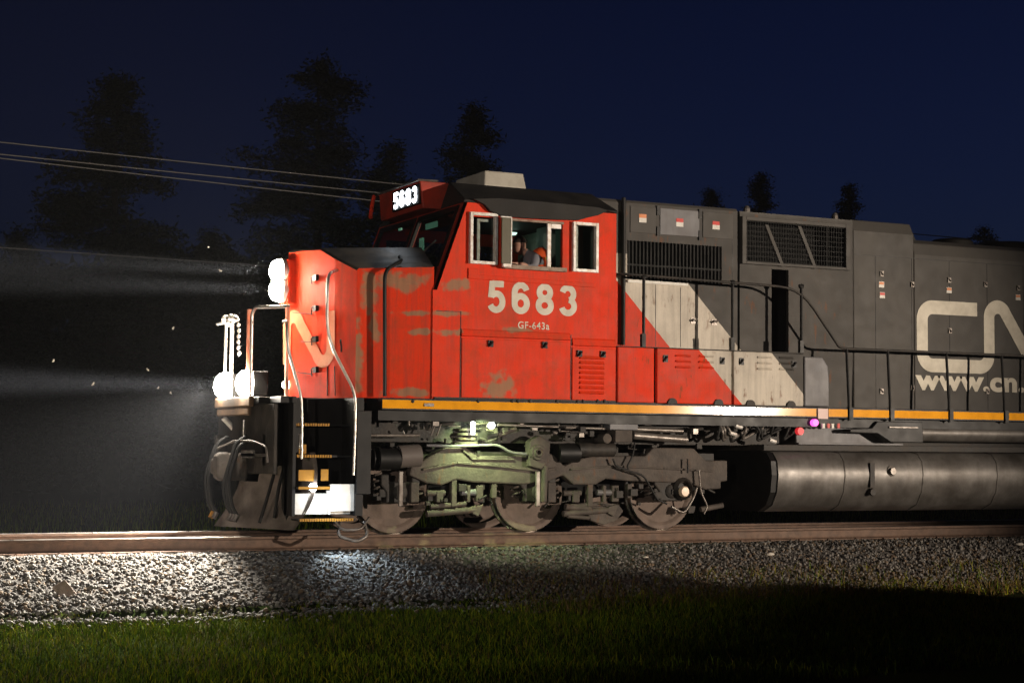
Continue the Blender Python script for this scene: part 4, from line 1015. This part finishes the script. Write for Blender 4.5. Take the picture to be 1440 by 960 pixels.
    # brake rigging between the wheels
    def bar(a, b, r_, nm='brake_rod', Y=-1.08, m_='truck'): part(MB().tube([P(*a, Y), P(*b, Y)], r_, 10), nm, M[m_], root, smooth=60)
    def blk(x0, x1, y0, y1, nm='brake_hanger', Y=-1.08, m_='truck', th=.09):
        A, B = P(x0, y1, Y), P(x1, y0, Y); part(MB().box(A.x, B.x, Y-th/2, Y+th/2, A.z, B.z), nm, M[m_], root, bevel=.012)
    for ox in (0, 200):
        sx = .96 if ox else 1
        def X_(v): return v if not ox else 789+(v-597)*.98
        bar((X_(600), 722), (X_(672), 716), .045); bar((X_(605), 712), (X_(655), 708), .035)
        blk(X_(633), X_(641), 672, 712); blk(X_(655), X_(660), 682, 706); blk(X_(668), X_(678), 682, 705)
        bar((X_(648), 692), (X_(668), 692), .045, m_='lightgrey'); bar((X_(600), 693), (X_(625), 693), .04)
        blk(X_(576), X_(588), 678, 706, Y=-1.12); blk(X_(612), X_(622), 690, 706)
        part(MB().prism([TP(X_(664), 712), TP(X_(680), 708), TP(X_(672), 726), TP(X_(664), 722)], -1.12, -1.04), 'brake_shoe', M['truck'], root, bevel=.01)
        blk(X_(560), X_(567), 662, 712, 'sand_pipe', -1.20, 'pipe', .03); blk(X_(690), X_(697), 680, 700)
    c = P(855, 728, -1.06); mb = MB(); pts = [TP(825, 716), TP(835, 706), TP(870, 708), TP(878, 718), TP(868, 732), TP(850, 738), TP(832, 732)]
    part(MB().prism(pts, -1.08, -1.02), 'brake_beam', M['truck'], root, bevel=.012)
    bar((795, 712), (830, 715), .045); bar((798, 725), (828, 728), .03)
    bar((985, 716), (1016, 710), .04, 'sand_nozzle'); 
    for pts_, r_, m_ in (([(862, 645), (866, 655), (885, 662), (905, 668), (918, 690), (924, 702), (938, 708)], .014, 'rubber'), ([(893, 622), (890, 640), (882, 655), (884, 662)], .012, 'rubber'),
                     ([(983, 660), (985, 690), (995, 712), (990, 722)], .014, 'pipe'), ([(967, 645), (967, 665)], .012, 'rubber'), ([(944, 712), (962, 722), (975, 700), (980, 685)], .02, 'pipe')):
        hr('brake_hose', [P(*p, -1.22) for p in pts_], r_, M[m_], parent=root) if False else part(MB().tube(smooth_path([P(*p, -1.22) for p in pts_]), r_, 8), 'brake_hose', M[m_], root, smooth=60)
    # third axle end with its pale cap
    part(MB().lathe([(.10, .1), (.10, .03), (.12, .0), (.16, .05)], (4.33, -1.2, .60), 'y', 20), 'speed_sensor', M['grime'], root)
    c = P(964, 691, -1.26); part(MB().lathe([(.001, -.02), (.06, -.018), (.075, 0), (.075, .05)], (c.x, -1.24, c.z), 'y', 24), 'axle_end_cap', mat('pale_cap', (.9, .68, .5), .35), root, smooth=40)
    # springy rubber stack and transverse link in the middle of the front half
    for k, z in enumerate((1.20, 1.26, 1.32, 1.38)):
        part(MB().cyl((.95, -1.06, z), (.95, -1.06, z+.035), .17-.03*(k % 2), 24), 'rubber_spring', M['truck'], root, smooth=40)
    part(MB().tube(smooth_path([P(600, 626, -1.22), P(640, 627, -1.22), P(700, 625, -1.22), P(718, 636, -1.22), P(740, 638, -1.22)]), .02, 10), 'equaliser_pipe', M['lightgrey'], root, smooth=60)
    # greenish bolster bracket and vertical damper
    part(MB().prism([TP(738, 620), (TP(752, 612)), TP(768, 622), TP(766, 648), TP(756, 660), TP(738, 655)], -1.24, -1.10), 'bolster_bracket', M['truck'], root, bevel=.02)
    cc = P(757, 636, -1.26); part(MB().lathe([(.03, -.04), (.05, -.045), (.07, -.02), (.10, -.02), (.11, 0), (.11, .05)], (cc.x, -1.25, cc.z), 'y', 24), 'bracket_eye', M['truck'], root, smooth=40)
    part(MB().tube([P(766, 655, -1.2), P(764, 705, -1.2)], .05, 12), 'damper', M['truck'], root, smooth=40)
    part(MB().tube([P(700, 612, -1.2), P(725, 602, -1.2)], .035, 10), 'damper', M['truck'], root, smooth=40)
    o = part(MB().lathe([(.035, -.02), (.05, 0), (.05, .04)], (P(603, 600, -1.3).x, -1.32, P(603, 600, -1.3).z), 'y', 20), 'pipe_end', M['pipe'], root)
    for px in (612, 620): part(MB().tube([P(px, 596, -1.3), P(px-6, 612, -1.3)], .012, 8), 'lever', M['pipe'], root)
    mb1 = MB(); random.seed(3)
    for k in range(90):
        px = random.uniform(515, 1000); py = random.choice([random.uniform(616, 640), random.uniform(682, 718)])
        c = P(px, py, random.uniform(-1.16, -.95)); s_ = random.uniform(.015, .045)
        if random.random() < .5: mb1.box(c.x-s_, c.x+s_*1.6, c.y-.03, c.y+.03, c.z-s_, c.z+s_*1.3)
        else: mb1.tube([c, c+Vector((random.uniform(-.1, .2), 0, random.uniform(-.08, .08)))], s_*.45, 7)
    part(mb1, 'rigging_fitting', M['grime'], root, bevel=.005)
    return root
tr = make_truck()
def copy_tree(o, parent=None):
    c = o.copy(); col.objects.link(c); c.parent = parent
    for ch in list(o.children): copy_tree(ch, c)
    return c
t2 = copy_tree(tr, loco); t2.location = (13.2, 0, 0)
# truck lamps
c = P(665, 605, -1.3); part(MB().tube([(c.x, -1.3, c.z-.05), (c.x, -1.3, c.z+.14)], .024, 12), 'truck_lamp', M['bogieled'], smooth=60)
c2 = P(692, 598, -1.3); part(MB().lathe([(.001, -.03), (.03, -.02), (.042, 0), (.042, .04)], (c2.x, -1.3, c2.z), 'y', 16), 'truck_lamp', M['bogieled'], smooth=60)
light('truck_lamp_light', 'SPOT', (c.x+.02, -1.60, c.z+.10), 150, (.76, 1, .46), (c.x+.20, -1.16, .98), spot_size=R(125), spot_blend=.8, shadow_soft_size=.03)

# --- driving lights
for x, y, z in hc: light('headlight_beam', 'SPOT', (x-.26, y, z), 110000, (1, .95, .88), (x-60, y, z-.6), spot_size=R(9), spot_blend=.9, shadow_soft_size=.08)
for x, y, z in dl:
    light('ditch_beam', 'SPOT', (x-.26, y, z), 95000, (1, .96, .92), (x-40, y-1.5*(1 if y < 0 else -1), z-.5), spot_size=R(9), spot_blend=.9, shadow_soft_size=.08)
    light('ditch_spill', 'SPOT', (x-.26, y, z), 7200, (1, .93, .82), (x-3.0, y-(2.1 if y < 0 else -.6), z-2.4), spot_size=R(82), spot_blend=.75, shadow_soft_size=.10)

# ------------------------------------------------------------------ engineer in the cab
def skin_body(name, joints, edges, m, parent=None, sub=2):
    me = bpy.data.meshes.new(name); me.from_pydata([j[0] for j in joints], edges, []); me.materials.append(m)
    o = bpy.data.objects.new(name, me); col.objects.link(o)
    o.modifiers.new('skin', 'SKIN').use_smooth_shade = True
    if not me.skin_vertices: me.skin_vertices.new()
    for i, j in enumerate(joints):
        sv = me.skin_vertices[0].data[i]; sv.radius = j[1] if isinstance(j[1], tuple) else (j[1], j[1]); sv.use_root = (i == 0)
    s = o.modifiers.new('sub', 'SUBSURF'); s.levels = sub; s.render_levels = sub
    if parent: o.parent = parent
    return o
skin = mat('skin', (.46, .26, .19), .55); shirt = mat('grey_shirt', (.20, .20, .22), .8); vest = mat('orange_vest', (.85, .11, .02), .6)
jeans = mat('dark_trousers', (.03, .035, .05), .85); tape = mat('lime_tape', (.65, .8, .1), .4); hair = mat('dark_hair', (.03, .02, .015), .8)
bx0, by0 = 1.775, -1.16
pj = [((bx0+.12, by0+.06, 3.02), .145), ((bx0+.14, by0+.06, 3.25), (.14, .17)), ((bx0+.16, by0+.03, 3.55), (.16, .20)), ((bx0+.12, by0+.0, 3.77), (.12, .17)), ((bx0+.03, by0+.0, 3.83), .05), ((bx0-.02, by0+.02, 3.86), .045),
      ((bx0-.06, by0+.04, 3.90), .045), ((bx0-.05, by0+.04, 3.97), .04),
      ((bx0+.07, by0-.20, 3.74), .075), ((bx0+.0, by0-.25, 3.60), .06), ((bx0-.14, by0-.27, 3.62-.02), .042), ((bx0-.22, by0-.28, 3.635), .032),
      ((bx0+.02, by0+.27, 3.60), .065), ((bx0+.0, by0+.33, 3.36), .052), ((bx0-.26, by0+.30, 3.30), .04), ((bx0-.34, by0+.28, 3.32), .03),
      ((bx0-.0, by0-.05, 2.99), .095), ((bx0-.38, by0-.06, 2.98), .075), ((bx0-.42, by0-.06, 2.55), .05), ((bx0-.50, by0-.06, 2.42), .045),
      ((bx0-.0, by0+.17, 2.99), .095), ((bx0-.38, by0+.18, 2.98), .075), ((bx0-.42, by0+.18, 2.55), .05), ((bx0-.50, by0+.18, 2.42), .045)]
pe = [(0,1),(1,2),(2,3),(3,4),(4,5),(5,6),(6,7),(3,8),(8,9),(9,10),(10,11),(3,12),(12,13),(13,14),(14,15),(0,16),(16,17),(17,18),(18,19),(0,20),(20,21),(21,22),(22,23)]
pers = skin_body('person', pj, pe, shirt)
tag(pers, 'person in grey shirt and orange hi-vis vest leaning out at the open cab window', 'person')
# head skin shell with face
hd = MB(); hc_ = Vector((bx0-.07, by0+.04, 3.92)); ns_, nr_ = 16, 12; vs = []
for j in range(nr_+1):
    th = math.pi*j/nr_
    for i in range(ns_):
        ph = 2*math.pi*i/ns_; x = -math.cos(ph)*math.sin(th); y = math.sin(ph)*math.sin(th); z = math.cos(th)
        r_ = 1.0
        px_h = x*.098; 
        if x < 0:
            px_h *= 1.0
            if abs(y) < .25 and -.25 < z < .15: px_h -= .022*(1-abs(y)/.25)      # nose
            if abs(abs(y)-.35) < .15 and .0 < z < .25: px_h += .010              # eye sockets
            if abs(y) < .3 and -.50 < z < -.38: px_h -= .006                      # lips
        vs.append(hc_+Vector((px_h, y*.077, z*.122)))
hd.add(vs, [(j*ns_+i, j*ns_+(i+1) % ns_, (j+1)*ns_+(i+1) % ns_, (j+1)*ns_+i) for j in range(nr_) for i in range(ns_)])
hd.build('head', skin, pers, smooth=80)
MB().lathe([(.001, -.02), (.014, -.014), (.018, 0), (.012, .01)], hc_+Vector((.01, -.078, 0)), 'y', 10).build('ear', skin, pers, smooth=80)
hb = MB(); hb.add([v+(v-hc_)*.10+Vector((.012, 0, .008)) for v in vs], [(j*ns_+i, j*ns_+(i+1) % ns_, (j+1)*ns_+(i+1) % ns_, (j+1)*ns_+i) for j in range(5) for i in range(ns_)]); hb.build('hair', hair, pers, smooth=80)
nj = [((bx0+.04, by0+.0, 3.80), .068), ((bx0-.03, by0+.03, 3.88), .066)]
skin_body('neck', nj, [(0, 1)], skin, pers)
aj = [((bx0-.04, by0-.25, 3.56), .050), ((bx0-.14, by0-.27, 3.62), .045), ((bx0-.22, by0-.28, 3.637), .034)]
skin_body('forearm', aj, [(0, 1), (1, 2)], skin, pers)
hx, hy, hz = bx0-.25, by0-.285, 3.64
hj = [((hx+.02, hy, hz), (.03, .02)), ((hx-.05, hy, hz-.002), (.038, .018))]; he = [(0, 1)]
for k, (dy_, L_) in enumerate(((-.03, .07), (-.01, .08), (.012, .075), (.032, .06))):
    b0 = len(hj); hj += [((hx-.06, hy+dy_, hz), .010), ((hx-.06-L_*.55, hy+dy_*1.15, hz+.004), .009), ((hx-.06-L_*.95, hy+dy_*1.2, hz-.014), .0075)]; he += [(1, b0), (b0, b0+1), (b0+1, b0+2)]
b0 = len(hj); hj += [((hx-.0, hy+.045, hz), .011), ((hx-.04, hy+.065, hz-.006), .009)]; he += [(0, b0), (b0, b0+1)]
skin_body('hand', hj, he, skin, pers)
vj = [((bx0+.125, by0+.06, 3.05), .155), ((bx0+.15, by0+.06, 3.25), (.20, .22)), ((bx0+.21, by0-.01, 3.58), (.20, .24)), ((bx0+.165, by0-.05, 3.80), (.15, .20)), ((bx0+.10, by0-.05, 3.86), (.08, .13))]
skin_body('vest', vj, [(0, 1), (1, 2), (2, 3), (3, 4)], vest, pers)
MB().tube(smooth_path([(bx0+.22, by0-.20, 3.35), (bx0+.27, by0-.24, 3.60), (bx0+.22, by0-.22, 3.76)]), .022, 8).build('vest_tape', tape, pers, smooth=60)

# ------------------------------------------------------------------ plank, rocks and a weed clump
pk = MB(); c = P(95, 838, -2.45); 
pk.box(-.085, .085, -.02, .02, -.17, .17); o = pk.build('plank', M['wood'], bevel=.008); o.location = (c.x, c.y, c.z+.02); o.rotation_euler = (R(-38), R(-28), R(15))
tag(o, 'short broken board lying tilted on the ballast slope near the grass', 'plank')
pk = MB().box(-.25, .22, -.06, .06, -.05, .03); o = pk.build('tie_offcut', M['tie'], bevel=.012); c = P(60, 845, -2.4); o.location = (c.x, c.y-.05, c.z); o.rotation_euler = (R(8), R(4), R(6)); tag(o, 'dark timber offcut beside the tilted board on the ballast', 'timber')
for (px, py, Y, s, lab) in ((1082, 773, -1.9, .10, 'flat pale rock on the ballast below the fuel tank'), (1432, 764, -1.75, .10, 'pale flat rock on the ballast at the right edge'), (908, 771, -1.9, .05, 'small pale rock on the ballast below the third wheel')):
    c = P(px, py, Y); v_ = ICO*np.array([s, s*.6, s*.28])*(1+rng.uniform(-.2, .2, (12, 1)))
    o = tri_mesh('rock', v_, ICF, mat('pale_rock', (.5, .46, .4), .8, bump=.3)); o.location = (c.x, Y, ground_z(c.x, Y)+.045); tag(o, lab, 'rock', 'pale rocks lying on the ballast')

# ------------------------------------------------------------------ trees
bark = mat('pine_bark', (.06, .045, .035), .9, dirt=(.03, .025, .02), dscale=8, damt=.8)
ndl = [mat('pine_needles', (.030, .042, .020), .75, dirt=(.02, .028, .012), dscale=1, damt=.7), mat('pine_needles_light', (.05, .06, .028), .75)]
def conifer(px, pyt, dist_y, wpx, label, seed, pw=.7, skirt=.12, ragged=.35, dens=1.0):
    rs = np.random.default_rng(seed)
    top = P(px, pyt, dist_y); gz = ground_z(top.x, dist_y)-.1; Hh = top.z-gz; rad = wpx/2/ (FPX/((top-CAM).length))
    root = empty('pine_tree', label, 'tree', 'pine trees behind the railway', (top.x, dist_y, gz))
    mb = MB(); bend = [Vector((rs.normal()*.12*t*Hh/12, rs.normal()*.12, t*Hh)) for t in np.linspace(0, 1, 9)]; bend[0] = Vector((0, 0, 0)); bend[-1] = Vector((0, 0, Hh))
    mb.tube(bend, [Hh*.022*(1-.93*t) for t in np.linspace(0, 1, 9)], 9)
    Q = []; nl = int(Hh*9*dens)
    for k in range(nl):
        t = skirt+(1-skirt)*(k+rs.random())/nl; az = rs.uniform(0, 6.28)
        prof_ = min((1-t)**pw, .55**pw)*(.82+.18*math.sin(t*26+seed))
        L = rad*1.15*prof_*(1-ragged*rs.random()**1.3)
        if L < .12: L = .12
        i0 = t*8; i = min(int(i0), 7); b0 = bend[i]*(1-(i0-i))+bend[i+1]*(i0-i)
        rise = rs.uniform(-.15, .35)*(.4+t); dirv = Vector((math.cos(az), math.sin(az), 0))
        pts = [b0+dirv*L*s+Vector((0, 0, L*(rise*s-.18*s*s))) for s in (0, .35, .7, 1)]
        mb.tube(pts, [.05*(1-t)+.02, .035*(1-t)+.012, .02, .006], 5)
        nc = int(5+L*7)
        for c_ in range(nc):
            s = .25+.75*(c_+rs.random())/nc; j = min(int(s*3), 2); 
            seg = [0, .35, .7, 1]; a_ = (s-seg[j])/(seg[j+1]-seg[j]); a_ = min(max(a_, 0), 1)
            cc = pts[j]*(1-a_)+pts[j+1]*a_; Q.append((cc.x+rs.normal()*.10*L*.4, cc.y+rs.normal()*.10*L*.4, cc.z+rs.normal()*.06+.04))
    trk = mb.build('trunk', bark, root, smooth=60)
    Q = np.array(Q); n = len(Q); per = 15
    C_ = np.repeat(Q, per, 0)+rs.normal(size=(n*per, 3))*np.array([.22, .22, .13]); m_ = len(C_)
    d1v = rs.normal(size=(m_, 3))*np.array([1, 1, .45]); d1v /= np.linalg.norm(d1v, axis=1)[:, None]; d2v = np.cross(d1v, rs.normal(size=(m_, 3))); d2v /= np.linalg.norm(d2v, axis=1)[:, None]
    ll = rs.uniform(.10, .24, m_)[:, None]; ww = rs.uniform(.02, .05, m_)[:, None]
    V = np.stack([C_-d2v*ww, C_+d2v*ww, C_+d1v*ll], 1).reshape(-1, 3); Fc = np.arange(m_*3).reshape(-1, 3)
    cr = tri_mesh('crown', V, Fc, ndl, rs.choice(2, m_, p=[.7, .3])); cr.parent = root
    return root
conifer(168, 112, 30, 540, 'broad pine with a rounded ragged crown, leftmost of the tall trees', 1, pw=.71, dens=1.2)
conifer(447, 95, 32, 500, 'tallest open crowned pine standing just left of the cab', 2, pw=.55, ragged=.5, dens=1.2)
conifer(668, 152, 36, 640, 'narrow pointed pine directly behind the cab roof', 3, pw=.95, ragged=.3, dens=1.1)
conifer(553, 205, 33, 260, 'low bushy pine between the tallest pine and the cab roof', 4, ragged=.4)
conifer(1000, 268, 60, 240, 'faint small pine top over the brake hood', 5)
conifer(1071, 246, 60, 260, 'taller pointed pine top above the brake grid', 6)
conifer(1195, 263, 62, 230, 'slim pine top above the hood step', 7)
conifer(1385, 322, 75, 300, 'low pine top rising over the long hood at the right', 8)
conifer(20, 330, 38, 300, 'low dark pine at the left edge below the wires', 9)
conifer(300, 330, 40, 320, 'low dark pine between the two big pines', 10)
# the continuous wood behind: reads as one dark mass
rs = np.random.default_rng(77); Q = []
for k in range(5200):
    px = rs.uniform(-150, 1600); Yd = rs.uniform(44, 56)+max(0, (px-700))*.05
    env = 372+18*math.sin(px*.02)+14*math.sin(px*.053+1)+(-10 if px > 1000 else 0)
    p0 = P(px, env, Yd); zt2 = p0.z*(.82 if px > 800 else 1.0); z = -.8+(zt2+.8)*rs.random()**.8; Q.append((p0.x, Yd+rs.normal(), z))
Q = np.array(Q); per = 10; C_ = np.repeat(Q, per, 0)+rs.normal(size=(len(Q)*per, 3))*np.array([.5, .5, .35]); m_ = len(C_)
d1v = rs.normal(size=(m_, 3)); d1v /= np.linalg.norm(d1v, axis=1)[:, None]; d2v = np.cross(d1v, rs.normal(size=(m_, 3))); d2v /= np.linalg.norm(d2v, axis=1)[:, None]
V = np.stack([C_-d2v*.14, C_+d2v*.14, C_+d1v*.55], 1).reshape(-1, 3)
wd = tri_mesh('far_wood', V, np.arange(m_*3).reshape(-1, 3), ndl, rs.choice(2, m_)); tag(wd, 'dark continuous wood at the back of the field', kind='stuff')

# ------------------------------------------------------------------ power lines
wirem = mat('grey_wire', (.10, .095, .09), .7)
for (a, b, lab) in (((0, 200), (520, 254), 'topmost of the three bunched overhead wires'), ((0, 217), (520, 269), 'middle wire of the three bunched overhead wires'), ((90, 233), (520, 281), 'lowest wire of the three bunched overhead wires'), ((0, 348), (395, 374), 'single low overhead wire ending behind the headlight')):
    Yw = 9.0; A, B = P(*a, Yw), P(*b, Yw); k = (B.z-A.z)/(B.x-A.x)
    pts = []
    for x in np.linspace(-40, 60, 40): pts.append((x, Yw, A.z+k*(x-A.x)+0.0004*(x-2)**2))
    off = .0004*((A.x-2)**2)
    o = MB().tube([(x, y, z-off) for x, y, z in pts], .011, 6).build('power_line', wirem); tag(o, lab, 'wire', 'overhead wires running beside the track')

# ------------------------------------------------------------------ moths in the headlight beams
mm = mat('moth_wing', (.75, .7, .6), .7)
mo = [(243, 462, -1.6, 'pale moth flying alone well above the ditch light beam'), (131, 540, -2.2, 'bright moth in the ditch light beam, leftmost of the low moths'), (208, 520, -1.4, 'faint moth just above the ditch light beam'), (222, 546, -1.8, 'small moth low in the ditch light beam nearest the ditch light'), (293, 348, -1.2, 'tiny moth high up left of the headlight'), (310, 381, -1.5, 'tiny moth beside the headlight beam'), (75, 508, -1.0, 'dim moth at the far left above the ditch light beam'), (240, 553, -1.5, 'small moth below the ditch light beam')]
mv = [(0, -.012, 0), (0, .012, 0), (.022, .012, .012), (.026, -.004, .014), (-.022, .012, .012), (-.026, -.004, .014)]
for i, (px, py, Y, lab) in enumerate(mo):
    mb = MB(); mb.add(mv, [(0, 1, 2, 3), (0, 1, 4, 5)]); mb.tube([(0, -.014, 0), (0, 0, 0), (0, .014, 0)], [.002, .0045, .002], 6)
    o = mb.build('moth', mm); o.location = P(px, py, Y); o.rotation_euler = (random.uniform(-1, 1), random.uniform(-1, 1), random.uniform(0, 6)); tag(o, lab, 'moth', 'moths around the locomotive lights')

# ------------------------------------------------------------------ haze
hz = MB().box(-75, 115, -32, 95, -3.2, 24).build('haze', None); hz.data.materials.clear()
hm = bpy.data.materials.new('night_haze'); hm.use_nodes = True; n = hm.node_tree.nodes; n.remove(n['Principled BSDF'])
pv = n.new('ShaderNodeVolumePrincipled'); pv.inputs['Density'].default_value = .00055; pv.inputs['Color'].default_value = (.9, .92, 1, 1); pv.inputs['Anisotropy'].default_value = 0
hm.node_tree.links.new(pv.outputs[0], n['Material Output'].inputs['Volume']); hz.data.materials.append(hm); tag(hz, kind='stuff')
